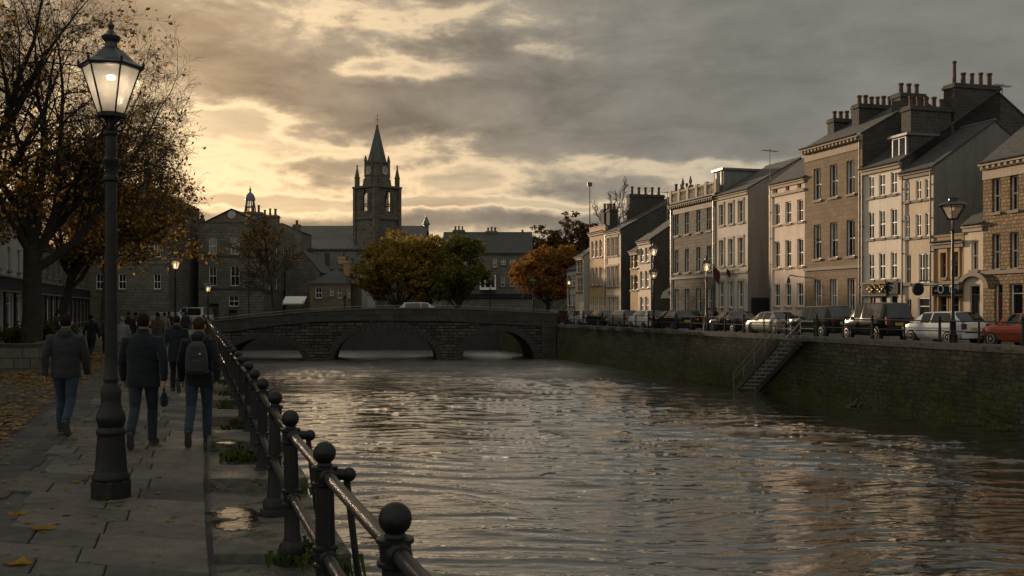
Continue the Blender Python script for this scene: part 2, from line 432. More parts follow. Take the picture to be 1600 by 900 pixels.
# cloud cover by height above the horizon: (elevation/0.5 rad, cover)
BAND = [(.0,.50),(.13,.50),(.165,.54),(.19,.52),(.205,.46),(.29,.46),(.36,.53),(.45,.56),(.50,.52),(.55,.49),(.64,.55),(.8,.54),(1.0,.62)]
GAZ, GEL = math.atan((198-800)/F), math.atan((HZ-128)/F*.93)
SUNV = Vector((math.sin(GAZ)*math.cos(GEL), math.cos(GAZ)*math.cos(GEL), math.sin(GEL)))
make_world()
sc.view_settings.view_transform = 'Standard'; sc.view_settings.look = 'None'
sc.view_settings.exposure = .52; sc.view_settings.gamma = 1; sc.view_settings.use_curve_mapping = False
sc.cycles.use_denoising = True
sc.cycles.max_bounces = 6; sc.cycles.diffuse_bounces = 3; sc.cycles.glossy_bounces = 4
sc.cycles.transmission_bounces = 4; sc.cycles.transparent_max_bounces = 10
sc.cycles.caustics_reflective = False; sc.cycles.caustics_refractive = False
sc.cycles.sample_clamp_indirect = 6
# ------------------------------------------------------------------ terrain and river
WZ = -3.08                                     # water level
RAILP = [(2.14,.14),(3.89,-.457),(5.65,-1.053),(7.4,-1.63),(9.1,-2.176),(10.8,-2.71),(12.4,-3.2)]
def railx(Y):
    if Y <= 12.4:
        for (a, xa), (b, xb) in zip(RAILP, RAILP[1:]):
            if Y <= b: return xa + (xb-xa)*(Y-a)/(b-a)
    return -3.2 - .316*(Y-12.4)
def leftx(Y): return railx(Y) + .42            # river face of the left quay
def rightx(Y): return 31.8 - .283*Y            # river face of the right quay
def facx(Y): return 41.8 - .283*Y              # house fronts of the right quay

def ground_mat():
    m, nt, b = newmat('asphalt_wet')
    co = objco(nt)
    n = noise(nt, co, .35, 6, .65); fn = noise(nt, co, 60, 3)
    col = mixc(nt, ramp(nt, n, [(.35, 0), (.65, 1)]), (.035,.034,.033), (.062,.058,.053))
    col = mixc(nt, .5, col, ramp(nt, fn, [(.3, .6), (.7, 1.4)]), 'MULTIPLY')
    setp(nt, b, Base_Color=col, Roughness=ramp(nt, n, [(.4, .65), (.62, .9)]), Normal=bump(nt, fn, .006))
    return m
M['asphalt'] = ground_mat()
def flag_mat(nm='flagstone', k=1.0):
    m, nt, b = newmat(nm)
    co = objco(nt)
    at = nd(nt, 'ShaderNodeAttribute', attribute_name='slab')
    n = noise(nt, co, .8, 7, .68); n2 = noise(nt, co, 7, 6, .65); fn = noise(nt, co, 40, 3)
    f = math_(nt, 'ADD', math_(nt, 'MULTIPLY', at.outputs['Fac'], .6), math_(nt, 'MULTIPLY', n, .7))
    col = ramp(nt, f, [(.2, (.036,.034,.031)), (.55, (.062,.058,.051)), (.95, (.10,.091,.078))])
    col = mixc(nt, .75, col, ramp(nt, n2, [(.25, .45), (.75, 1.5)]), 'MULTIPLY')
    if k != 1.0: col = mixc(nt, 1.0, col, (k,k,k*1.03), 'MULTIPLY')
    wet = ramp(nt, math_(nt, 'MULTIPLY_ADD', at.outputs['Fac'], .14, n), [(.46, .85), (.72, .34)])
    setp(nt, b, Base_Color=col, Roughness=wet, Specular_IOR_Level=.5,
         Normal=bump(nt, math_(nt, 'MULTIPLY_ADD', n2, 1.6, fn), .012))
    return m
M['flag'] = flag_mat(); M['flag_dark'] = flag_mat('flagstone_dark', .66)
def soil_mat():
    m, nt, b = newmat('leafy_earth')
    co = objco(nt)
    n = noise(nt, co, 1.2, 6, .7); n2 = noise(nt, co, 25, 3, .6)
    col = mixc(nt, ramp(nt, n, [(.4, 0), (.6, 1)]), (.028,.026,.018), (.055,.043,.024))
    col = mixc(nt, .7, col, ramp(nt, n2, [(.3, .4), (.7, 1.7)]), 'MULTIPLY')
    setp(nt, b, Base_Color=col, Roughness=.9, Normal=bump(nt, n2, .03))
    return m
M['soil'] = soil_mat()

b = MB(); b.quad((-2500,-600,-5.5),(2500,-600,-5.5),(2500,4000,-5.5),(-2500,4000,-5.5), M['soil']); struct(b.build('ground'))

YS = [-8,-4,0,2.14,3.89,5.65,7.4,9.1,10.8,12.4,20,40,70,96,118]
# left bank: a solid block with the quay wall as its river face
b = MB()
ptsL = [(leftx(y), y) for y in YS] + [(-60,118.0),(-900,118.0),(-900,-8)]
b.prism(ptsL[::1], -5.5, -.03, M['quay_stone'], M['asphalt']); struct(b.build('left_bank'))
# right bank
b = MB()
ptsR = [(rightx(y), y) for y in (-8,20,40,54,60,80,97,118)]
b.prism([(900,-8),(900,118)] + ptsR[::-1], -5.5, .24, M['quay_stone'], M['asphalt'])
struct(b.build('right_bank'))
b = MB()
b.prism([(-900,118.01),(900,118.01),(900,700),(-900,700)], -5.5, .2, M['dark_rubble'], M['asphalt'])
struct(b.build('far_bank'))
b = MB(); b.prism([(-45,118.3),(30,118.3),(30,127),(-45,127)], .2, .26, M['moss']); struct(b.build('grass_bank'))
b = MB()                                         # distant rise that closes the view between the roofs
for x0, x1, y, h in ((-700,-150,520,16),(-200,300,640,12),(150,900,560,26)):
    n = 26
    vs = [(x0+(x1-x0)*i/n, y, -2) for i in range(n+1)] + [(x0+(x1-x0)*i/n, y+60, max(0.5,(h*max(0,math.sin(PI*i/n))**.6)*(1+.12*mnoise.noise((i*.7,h,0))))) for i in range(n+1)]
    b.add(vs, [(i,i+1,n+2+i,n+1+i) for i in range(n)], M['soil'])
struct(b.build('hills', smooth=60))

# water: a real rippled surface, finer near the eye
def make_water():
    rng = np.random.default_rng(5)
    rows = [12.0]
    while rows[-1] < 119:
        rows.append(rows[-1] + max(.075, rows[-1]*.0042))
    ys = np.array(rows); nx = 330
    t = np.linspace(0, 1, nx)
    XL = np.array([leftx(y)-.3 for y in ys]); XR = np.array([rightx(y)+.3 for y in ys])
    Xg = XL[:,None] + (XR-XL)[:,None]*t[None,:]
    Yg = np.repeat(ys[:,None], nx, 1)
    Zg = np.zeros_like(Xg)
    wx = Xg + .5*np.sin(Yg*.31+1.3) + .35*np.sin(Xg*.23+Yg*.11); wy = Yg + .45*np.sin(Xg*.42+.4) + .3*np.sin(Xg*.9+Yg*.5)
    amp_mod = .75 + .35*np.sin(Xg*.21+Yg*.07+.5)*np.sin(Yg*.13+1.1)
    for i in range(40):
        lam = 0.5*math.exp(rng.uniform(0, math.log(7)))
        th = rng.normal(PI/2-.12, .30)
        k = 2*PI/lam
        a = .0005*lam**.9*rng.uniform(.5, 1.2)
        ph = rng.uniform(0, 2*PI)
        p_ = k*(wx*math.cos(th)+wy*math.sin(th)) + ph + 1.2*np.sin(.37*Xg*math.sin(th)+i)
        s = .55*np.sin(p_) + .75*(1-2*np.abs(np.sin(.5*p_))**.8)
        fade = np.clip((lam/(Yg*.016+.05)-.6), 0, 1)       # do not let the mesh alias far away
        Zg += a*s*fade*amp_mod
    def perlin(x, y, seed):
        r = np.random.default_rng(seed); g = r.uniform(0, 2*PI, (64, 64)); gx, gy = np.cos(g), np.sin(g)
        x0 = np.floor(x).astype(int); y0 = np.floor(y).astype(int); fx = x-x0; fy = y-y0
        def dot(ix, iy): a, c_ = (x0+ix) % 64, (y0+iy) % 64; return gx[a,c_]*(fx-ix)+gy[a,c_]*(fy-iy)
        u = fx**3*(fx*(fx*6-15)+10); w_ = fy**3*(fy*(fy*6-15)+10)
        return (dot(0,0)*(1-u)+dot(1,0)*u)*(1-w_)+(dot(0,1)*(1-u)+dot(1,1)*u)*w_
    for fx_, fy_, am, pw, sd, lam in ((.15,.60,.095,5,1,2.2),(.27,1.15,.055,5,2,1.1),(.5,2.2,.024,4,3,.6),(1.0,4.2,.015,3,4,.32)):   # sharp meandering crests
        n_ = perlin(wx*fx_+3.1*sd+.12*wy, wy*fy_+1.7*sd, sd)
        fade = np.clip((lam/(Yg*.016+.02)-.5), 0, 1); mod = np.clip(.65+1.3*perlin(Xg*.09+sd, Yg*.07, 40+sd), .15, 1.3)
        Zg += am*fade*mod*np.clip(1-np.abs(n_)*2.1, 0, 1)**pw
    v = np.stack([Xg, Yg, Zg+WZ], -1).reshape(-1, 3)
    ny = len(ys)
    idx = np.arange(ny*nx).reshape(ny, nx)
    f = np.stack([idx[:-1,:-1], idx[:-1,1:], idx[1:,1:], idx[1:,:-1]], -1).reshape(-1, 4)
    me = bpy.data.meshes.new('river_water')
    me.from_pydata(v.tolist(), [], f.tolist()); me.polygons.foreach_set('use_smooth', [True]*len(me.polygons))
    m, nt, bs = newmat('river_water')
    co = objco(nt)
    h1 = noise(nt, scaled(nt, co, .22, 1.0, 1), 2.4, 4, .55, .3); h2 = noise(nt, scaled(nt, co, .35, 1.2, 1), .8, 4, .5, .4)
    h3 = noise(nt, scaled(nt, co, .5, 1, 1), 8, 3, .5, .2)
    hh = math_(nt, 'MULTIPLY_ADD', h2, 2.6, math_(nt, 'MULTIPLY_ADD', h3, .16, h1))
    ys_ = nd(nt, 'ShaderNodeSeparateXYZ', {0: co}).outputs[1]
    ruff = nd(nt, 'ShaderNodeMapRange', {0: math_(nt, 'MULTIPLY_ADD', noise(nt, co, .12, 3), 24.0, ys_), 1: 52.0, 2: 88.0, 3: .022, 4: .05}, interpolation_type='SMOOTHSTEP').outputs[0]
    nrm_ = bump(nt, hh, ruff, 1)
    nt.nodes.remove(bs)
    fr = nd(nt, 'ShaderNodeFresnel', {'IOR': 1.36, 'Normal': nrm_}).outputs[0]
    fr = math_(nt, 'MULTIPLY', fr, 2.1, clamp=True)
    gl_ = nd(nt, 'ShaderNodeBsdfGlossy', {'Color': (1,1,1,1), 'Roughness': nd(nt, 'ShaderNodeMapRange', {0: math_(nt, 'MULTIPLY_ADD', noise(nt, co, .10, 4), 40.0, ys_), 1: 62.0, 2: 122.0, 3: .03, 4: .27}, interpolation_type='SMOOTHSTEP').outputs[0], 'Normal': nrm_}); df = nd(nt, 'ShaderNodeBsdfDiffuse', {'Color': (.012,.013,.010,1), 'Normal': nrm_})
    mx = nd(nt, 'ShaderNodeMixShader', {0: fr, 1: df.outputs[0], 2: gl_.outputs[0]})
    nt.links.new(mx.outputs[0], nt.nodes['Material Output'].inputs[0])
    me.materials.append(m); me.update()
    o = bpy.data.objects.new('river_water', me); COL.objects.link(o); struct(o)
    # still-looking sheet for the unseen stretch upstream of the eye
    q = MB(); q.poly([(leftx(-8)-.3,-8,WZ),(rightx(-8)+.3,-8,WZ),(rightx(12)+.3,12,WZ),(leftx(12)-.3,12,WZ)], m)
    struct(q.build('river_water'))
make_water()

# ---- promenade: real flags, each a slab with its own height and tilt
def make_flags():
    rng = random.Random(11)
    vs = []; fs = []; val = []
    d = Vector((-.316, 1, 0)).normalized(); 
    def P(Y, off, z): return (railx(Y) - .62 - off, Y + off*.30, z)     # off: metres left of the coping
    def slab(y0, y1, o0, o1, z):
        g = .007; b = .012
        dz = [rng.uniform(-.005,.005) for _ in range(4)]
        c = rng.random()
        cs = [(y0+g,o1-g),(y0+g,o0+g),(y1-g,o0+g),(y1-g,o1-g)]
        ins = [(y0+g+b,o1-g-b),(y0+g+b,o0+g+b),(y1-g-b,o0+g+b),(y1-g-b,o1-g-b)]
        k = len(vs)
        vs.extend([P(y,o,-.03) for y,o in cs]); vs.extend([P(y,o,z+dz[i]-.009) for i,(y,o) in enumerate(cs)]); vs.extend([P(y,o,z+dz[i]) for i,(y,o) in enumerate(ins)])
        for a in range(4):
            e = (a+1) % 4
            fs.append((k+a,k+e,k+4+e,k+4+a)); fs.append((k+4+a,k+4+e,k+8+e,k+8+a))
        fs.append((k+8,k+9,k+10,k+11)); val.extend([c]*9)
    y = 1.5
    while y < 86:
        h = rng.choice((.42,.5,.55,.62,.75)) if y < 45 else 1.2
        wide = 1.95 + .12*math.sin(y*.7) + rng.choice((0,0,.25,.45)) 
        o = 0.0
        while o < wide-.1:
            w = min(rng.uniform(.55,1.15), wide-o)
            if wide-o-w < .3: w = wide-o
            slab(y, y+h, o, o+w, .006); o += w
        y += h
    me = bpy.data.meshes.new('path'); me.from_pydata(vs, [], fs)
    a = me.attributes.new('slab', 'FLOAT', 'FACE'); a.data.foreach_set('value', val)
    me.materials.append(M['flag']); me.update()
    o = bpy.data.objects.new('path', me); COL.objects.link(o); struct(o)
    # older setts left of the flags, same idea, darker and more uneven
    vs.clear(); fs.clear(); val.clear()
    y = 2.0
    while y < 40:
        h = rng.uniform(.5,.75)
        o = 2.15 + rng.uniform(0,.1)
        while o < 4.2 + .1*(y>16):
            w = rng.uniform(.6,1.1)
            if y < 30: slab(y, y+h, o, o+w, -.012 + rng.uniform(-.004,.004))
            o += w
        y += h
    val = [v*.35 for v in val]
    me = bpy.data.meshes.new('pavement'); me.from_pydata(vs, [], fs)
    a = me.attributes.new('slab', 'FLOAT', 'FACE'); a.data.foreach_set('value', val)
    me.materials.append(M['flag_dark']); me.update()
    o = bpy.data.objects.new('pavement', me); COL.objects.link(o); struct(o)
    # coping stones along the rail, every few one stands proud
    vs.clear(); fs.clear(); val2 = []
    y = 1.0; i = 0
    cop = MB()
    hs = {}
    while y < 88:
        L = rng.uniform(.8,1.2) if y < 30 else 2.0
        z = -.02 + rng.uniform(-.008,.008)
        if 6.75 < y < 7.9: z = .055
        elif y > 9 and i % 3 == 0 and y < 60: z = .10 + rng.uniform(0,.04)
        y1 = y + L - .02
        c = [(railx(y)-.585, y), (railx(y)+.44, y), (railx(y1)+.44, y1), (railx(y1)-.585, y1)]
        ii = [(railx(y)-.565, y+.02), (railx(y)+.42, y+.02), (railx(y1)+.42, y1-.02), (railx(y1)-.565, y1-.02)]
        k = len(vs)
        cop.add([(p[0],p[1],-.05) for p in c]+[(p[0],p[1],z-.015) for p in c]+[(p[0],p[1],z+rng.uniform(-.006,.006)) for p in ii],
                [(a,(a+1)%4,4+(a+1)%4,4+a) for a in range(4)]+[(4+a,4+(a+1)%4,8+(a+1)%4,8+a) for a in range(4)]+[(8,9,10,11)], M['flagwet'])
        hs[(y, y1)] = z
        y += L; i += 1
    struct(cop.build('kerb'))
    return hs
def wet_mat():
    m, nt, b = newmat('coping_wet')
    co = objco(nt)
    n = noise(nt, co, 1.1, 6, .65); n2 = noise(nt, co, 9, 5, .65); mo = noise(nt, co, 2.2, 6, .7)
    col = mixc(nt, ramp(nt, n2, [(.3, 0), (.7, 1)]), (.05,.046,.04), (.12,.108,.092))
    mf = ramp(nt, mo, [(.52, 0), (.62, 1)])
    col = mixc(nt, mf, col, mixc(nt, ramp(nt, n2, [(.4,0),(.6,1)]), (.018,.022,.007), (.06,.065,.018)))
    r = mixc(nt, mf, ramp(nt, n, [(.42, .75), (.60, .20)]), (.95,.95,.95))
    setp(nt, b, Base_Color=col, Roughness=r, Normal=bump(nt, math_(nt, 'MULTIPLY_ADD', mf, 1.2, n2), .014))
    return m
M['flagwet'] = wet_mat()
COPING = make_flags()
# standing rain water in the hollows of the coping and the flags
def puddle_mat():
    m, nt, b = newmat('rain_water')
    setp(nt, b, Base_Color=(.03,.028,.025), Roughness=.03, IOR=1.33, Normal=bump(nt, noise(nt, objco(nt), 7, 4, .6), .004))
    return m
M['rain'] = puddle_mat()
def puddle(cx, cy, rx, ry, z, seed):
    q = MB(); n = 110; pts = []
    for i in range(n):
        t = 2*PI*i/n
        r = 1 + .45*mnoise.noise((math.cos(t)*1.6+seed, math.sin(t)*1.6, seed*.7)) + .3*mnoise.noise((math.cos(t)*4+seed, math.sin(t)*4, 3)) + .2*mnoise.noise((math.cos(t)*11+seed, math.sin(t)*11, 3))
        pts.append((cx + rx*r*math.cos(t) - .31*ry*r*math.sin(t), cy + ry*r*math.sin(t), z))
    q.poly(pts, M['rain']); struct(q.build('puddle_water'))
for i, (px, Y, rx, ry, z) in enumerate(((369,8.3,.19,.16,.0),(366,8.75,.2,.14,.0),(372,9.25,.17,.14,.0),(362,12.9,.16,.12,.0),(390,8.55,.1,.1,.0))):
    puddle(X(px,Y), Y, rx, ry, .004 + max([v for (a, c), v in COPING.items() if a-.5 < Y < c+.5] + [-.02]), i*3.7)

# leaf-strewn verge on the left
def vergex(Y): return -2.94 - .335*Y
b = MB()
n = 26; vsA = []; 
for i in range(n+1):
    Y = 8 + 53*i/n
    vsA += [(vergex(Y)+.25*mnoise.noise((Y*.4,0,0)), Y, .004), (-60, Y, .004)]
b.add(vsA, [(2*i+1,2*i,2*i+2,2*i+3) for i in range(n)], M['soil']); struct(b.build('verge_path'))
def scatter_leaves():
    rng = random.Random(4)
    q = MB()
    mats = [M['leaf_gold'], M['litter'], M['litter'], M['litter'], M['leaf_amber'], M['leaf_brown']]
    def leaf(x, y, z, s):
        a = rng.uniform(0, 2*PI); t = rng.uniform(-.35,.35); u = rng.uniform(.1,.4)*s
        ca, sa = math.cos(a)*s, math.sin(a)*s
        q.add([(x-ca, y-sa, z), (x-sa*.55, y+ca*.55, z+u*.6+abs(t)*s*.4), (x+ca, y+sa, z+u*.5), (x+sa*.55, y-ca*.55, z+u*.3)], [(0,3,2,1)], rng.choice(mats))
    for _ in range(26000):
        Y = 9 + 45*rng.random()**1.2
        x = vergex(Y) + .5 - abs(rng.gauss(0, 1))*4.5
        if mnoise.noise((x*.35, Y*.25, 2)) + rng.random()*.7 < .1: continue
        if x > -30: leaf(x, Y, .01+.02*rng.random(), rng.uniform(.035,.09))
    for _ in range(900):
        Y = 5 + 40*rng.random(); x = vergex(Y) + .3 + 2.6*rng.random()**1.8
        leaf(x, Y, .012, rng.uniform(.025,.06))
    for _ in range(260):
        Y = 6 + 30*rng.random(); x = railx(Y) - .6 - 3.4*rng.random()
        leaf(x, Y, .018, rng.uniform(.02,.045))
    stuff(q.build('fallen_leaves'))
scatter_leaves()
def fallen_leaf(px, py, s, rot, where):
    Y = F*CH/(py-HZ); x = X(px, Y)
    q = MB(); n = 22; pts = []
    for i in range(n):
        t = 2*PI*i/n
        r = s*(.62+.38*abs(math.cos(2.5*t)))*(1.25 if math.cos(t) > .7 else 1)
        xx, yy = r*math.cos(t), r*math.sin(t)*.8
        pts.append((xx, yy, .018+.25*s*abs(yy)/s+.12*s*math.sin(3*t)))
    q.add([(0,0,.012)] + pts, [(0,1+i,1+(i+1)%n) for i in range(n)], M['leaf_gold'])
    q.tube([(s*-1.0,0,.02),(s*-1.6,.1*s,.012)], .003, M['leaf_brown'], 4)
    tag(q.build('fallen_leaf', loc=(x,Y,0), rotz=rot), 'curled yellow leaf on the paving ' + where, 'leaf', 'fallen yellow leaves')
for a in ((25,806,.075,.4,'farther out at the left edge, above two nearer leaves'),(66,829,.085,.1,'between the leaf at the corner and the lamp foot'),(28,884,.10,2.9,'nearest the bottom left corner'),(118,755,.05,1.2,'close to the left of the lamp foot'),(138,714,.035,2.0,'beyond the lamp foot, the smallest one')):
    fallen_leaf(*a)

# ---- right quay: coping, pavement along the houses, far kerb
def strip(Y0, Y1, o0, o1, z0, z1, mat, name, fx=rightx, seg=1):
    q = MB(); ys = [Y0+(Y1-Y0)*i/seg for i in range(seg+1)]
    for a, c in zip(ys, ys[1:]):
        c2 = c - (.015 if seg > 1 else 0)
        q.add([(fx(a)+o0,a,z0),(fx(a)+o1,a,z0),(fx(c2)+o1,c2,z0),(fx(c2)+o0,c2,z0),(fx(a)+o0,a,z1),(fx(a)+o1,a,z1),(fx(c2)+o1,c2,z1),(fx(c2)+o0,c2,z1)],
              [(3,2,1,0),(4,5,6,7),(0,1,5,4),(1,2,6,5),(2,3,7,6),(3,0,4,7)], mat)
    return struct(q.build(name))
strip(24, 117, -.06, .62, .05, .36, M['coping'], 'kerb', seg=62)
strip(20, 126, -1.9, .02, .2, .36, M['coping'], 'pavement', fx=facx)
# moss and creeping weeds hanging down the far quay wall
def wall_weeds():
    rng = random.Random(8); q = MB()
    for _ in range(5200):
        Y = 40 + 58*rng.random()
        if Y < 62 and rng.random() < .35: continue
        top = rng.random() < (.75 if Y > 66 else .2)
        z = (.34 - abs(rng.gauss(0,.35))) if top else (WZ + .2 + abs(rng.gauss(0,.8)))
        if mnoise.noise((Y*.5, z*.9, 5)) < -.1: continue
        x = rightx(Y) - .03 - rng.random()*.12
        s = rng.uniform(.05,.16)
        a = rng.uniform(-1,1)
        q.add([(x, Y-s*.4, z), (x-s*.5, Y+a*s, z-s*.8), (x-s*.2, Y+s*.5, z-s*.3)], [(0,1,2)], M['weed'])
    stuff(q.build('wall_weeds'))
wall_weeds()

# ------------------------------------------------------------------ the bridge
BA = Vector((-29.2,93.0,0)); BB = Vector((4.35,97.0,0)); BL = (BB-BA).length
BROT = math.atan2(BB.y-BA.y, BB.x-BA.x)
def bx(px):
    k = (px-800)/F
    t = (k*BA.y - BA.x)/((BB.x-BA.x) - k*(BB.y-BA.y))
    return t*BL
def bY(px): return BA.y + bx(px)/BL*(BB.y-BA.y)
def bz(px, py): return Z(py, bY(px))
def interp(tab, x):
    if x <= tab[0][0]: return tab[0][1]
    for (a, va), (c, vc) in zip(tab, tab[1:]):
        if x <= c:
            t = (x-a)/(c-a); return va + (vc-va)*t
    return tab[-1][1]
def smoothtab(tab, x): return sum(interp(tab, x+d) for d in (-1.2,-.6,0,.6,1.2))/5
def make_bridge():
    root = thing('stone_bridge', 'dark stone bridge of three arches carrying the road over the river', 'bridge', BA, BROT)
    top = [(bx(p), bz(p,y)) for p, y in ((300,503),(337,500),(400,493),(480,485.5),(560,481.5),(620,480),(700,480.3),(760,482.3),(862,488))]
    stc = [(bx(p), bz(p,y)) for p, y in ((300,523),(350,519),(420,509.5),(487,502.5),(560,500.5),(690,501),(773,505.5),(862,510))]
    arch = []
    for pl, pr, pc in ((352,474,529),(521,683,512.5),(722,835,517)):
        x0, x1 = bx(pl), bx(pr)
        zc = bz((pl+pr)/2, pc)
        arch.append((x0, x1, zc))
    D = 8.5; XE = bx(866); X0 = -1.5
    def az(x, a, extra=0):
        x0, x1, zc = a
        xm = (x0+x1)/2; hw = (x1-x0)/2 + extra; u = (x-xm)/hw
        if abs(u) >= 1: return None
        return WZ - .25 + (zc+extra-WZ+.25)*math.sqrt(max(0,1-abs(u)**2.15))
    # spandrel wall and vaults
    w = MB(); xs = sorted(set([X0, XE] + [a[0] for a in arch] + [a[1] for a in arch] + [X0+(XE-X0)*i/60 for i in range(61)] +
                             [a[0]+(a[1]-a[0])*(.5-.5*math.cos(PI*i/24)) for a in arch for i in range(25)]))
    def low(x):
        for a in arch:
            z = az(x, a)
            if z is not None: return z
        return -4.6
    sm = M['bridge_stone']
    for xa, xb in zip(xs, xs[1:]):
        if xb-xa < 1e-5: continue
        la, lb = low(xa+1e-6), low(xb-1e-6)
        ta, tb = smoothtab(stc, xa), smoothtab(stc, xb)
        w.quad((xa,0,la),(xb,0,lb),(xb,0,tb),(xa,0,ta), sm)
        w.quad((xb,D,lb),(xa,D,la),(xa,D,ta),(xb,D,tb), sm)
        mid = (xa+xb)/2
        if any(a[0] < mid < a[1] for a in arch):
            w.quad((xb,0,lb),(xa,0,la),(xa,D,la),(xb,D,lb), sm)
    for a in arch:
        w.quad((a[0],0,-4.6),(a[0],D,-4.6),(a[0],D,WZ-.25),(a[0],0,WZ-.25), sm); w.quad((a[1],D,-4.6),(a[1],0,-4.6),(a[1],0,WZ-.25),(a[1],D,WZ-.25), sm)
    for x, s in ((X0,-1),(XE,1)):
        z = smoothtab(stc, x)
        p = [(x,0,-4.6),(x,D,-4.6),(x,D,z),(x,0,z)]
        w.quad(*(p if s > 0 else p[::-1]), sm)
    w.build('spandrel_wall', root)
    # voussoir rings
    for a in arch:
        r = MB(); N = 31
        x0, x1, zc = a; xm = (x0+x1)/2; hw = (x1-x0)/2; hh = zc-WZ+.25
        def pt(t, e): return (xm - (hw+e)*math.copysign(abs(math.cos(t))**.93, math.cos(t)), WZ-.25+(hh+e)*abs(math.sin(t))**.93)
        for i in range(N):
            t0, t1 = PI*i/N+.008, PI*(i+1)/N-.008
            pr = .05 + .02*((i*7) % 3)
            p = [pt(t0,.01), pt(t1,.01), pt(t1,.58), pt(t0,.58)]
            fr = [(x,-pr,z) for x,z in p]; bk = [(x,.05,z) for x,z in p]
            r.add(fr+bk, [(3,2,1,0)] + [(k,(k+1)%4,4+(k+1)%4,4+k) for k in range(4)], M['ring_stone'])
        r.build('arch_ring', root)
    # parapet of big smooth stones, with a string course below and a lighter coping above
    p = MB(); p2 = MB(); c = MB(); c2 = MB(); s = MB()
    xs2 = [X0+(XE-X0)*i/48 for i in range(49)]
    for xa, xb in zip(xs2, xs2[1:]):
        ta, tb = smoothtab(top, xa), smoothtab(top, xb); sa, sb = smoothtab(stc, xa), smoothtab(stc, xb)
        for y0, y1, tgt, (ba, bb_), (ua, ub), mt in ((-.03,.42,p,(sa+.14,sb+.14),(ta-.14,tb-.14),M['bridge_smooth']),(D-.42,D+.03,p2,(sa+.14,sb+.14),(ta-.14,tb-.14),M['bridge_smooth']),
                                  (-.09,.48,c,(ta-.139,tb-.139),(ta,tb),M['coping']),(D-.48,D+.09,c2,(ta-.139,tb-.139),(ta,tb),M['coping']),(-.14,.3,s,(sa-.02,sb-.02),(sa+.139,sb+.139),M['ring_stone'])):
            xb2 = xb - (.02 if tgt in (c, c2) else 0)
            tgt.add([(xa,y0,ba),(xb2,y0,bb_),(xb2,y1,bb_),(xa,y1,ba),(xa,y0,ua),(xb2,y0,ub),(xb2,y1,ub),(xa,y1,ua)],
                    [(3,2,1,0),(4,5,6,7),(0,1,5,4),(1,2,6,5),(2,3,7,6),(3,0,4,7)], mt)
    p.build('parapet', root); c.build('coping', root); p2.build('parapet', root); c2.build('coping', root); s.build('string_course', root)
    d = MB()
    for xa, xb in zip(xs2, xs2[1:]):
        sa, sb = smoothtab(stc, xa)+.28, smoothtab(stc, xb)+.28
        d.add([(xa,.4,sa),(xb,.4,sb),(xb,D-.4,sb),(xa,D-.4,sa)], [(0,1,2,3)], M['asphalt'])
    d.build('deck', root)
    for pm in (497.5, 702.5):                      # rounded pier feet and shallow pilasters
        xm = bx(pm); q = MB(); hw = .95
        q.prism([(xm+1.35*math.cos(PI+PI*t/8), 1.0*math.sin(PI+PI*t/8)) for t in range(9)], -4.6, WZ+.22, M['bridge_smooth'])
        q.build('cutwater', root)
    q = MB(); x = bx(846)                            # end pier
    q.prism([(x,-.25),(XE+.15,-.25),(XE+.5,.4),(XE+.5,1.6),(x,1.6)], -4.6, smoothtab(top, XE)-.1, M['bridge_smooth'])
    q.build('end_pier', root)
    # handrail pipe on the parapet, with small stanchions
    r = MB()
    r.tube([(x, .2, smoothtab(top, x)+.17) for x in xs2], .035, M['galv'], 6)
    for x in xs2[::3]: r.tube([(x,.2,smoothtab(top,x)-.02),(x,.2,smoothtab(top,x)+.17)], .025, M['galv'], 5)
    r.build('handrail', root)
    return root
make_bridge()
def bpoint(px, yoff):
    x = bx(px); c, s = math.cos(BROT), math.sin(BROT)
    return (BA.x + x*c - yoff*s, BA.y + x*s + yoff*c)
# ------------------------------------------------------------------ buildings
# local frame of a building: x along its front, y into it, z up; the front looks to -y
def facade(mb, W, H, ops, mat, dep, rmat, z0=-.1):
    xs = sorted(set([0, W] + [o[0] for o in ops] + [o[1] for o in ops])); zs = sorted(set([z0, H] + [o[2] for o in ops] + [o[3] for o in ops]))
    for xa, xb in zip(xs, xs[1:]):
        run = None
        for za, zb in zip(zs, zs[1:]):
            cx, cz = (xa+xb)/2, (za+zb)/2
            if any(o[0] < cx < o[1] and o[2] < cz < o[3] for o in ops): continue
            mb.quad((xa,0,za),(xb,0,za),(xb,0,zb),(xa,0,zb), mat)
    for a, b_, c, d in ops:
        mb.quad((a,0,c),(a,dep,c),(a,dep,d),(a,0,d), rmat); mb.quad((b_,dep,c),(b_,0,c),(b_,0,d),(b_,dep,d), rmat)
        mb.quad((a,0,d),(a,dep,d),(b_,dep,d),(b_,0,d), rmat); mb.quad((a,dep,c),(a,0,c),(b_,0,c),(b_,dep,c), rmat)
PR = random.Random(77)
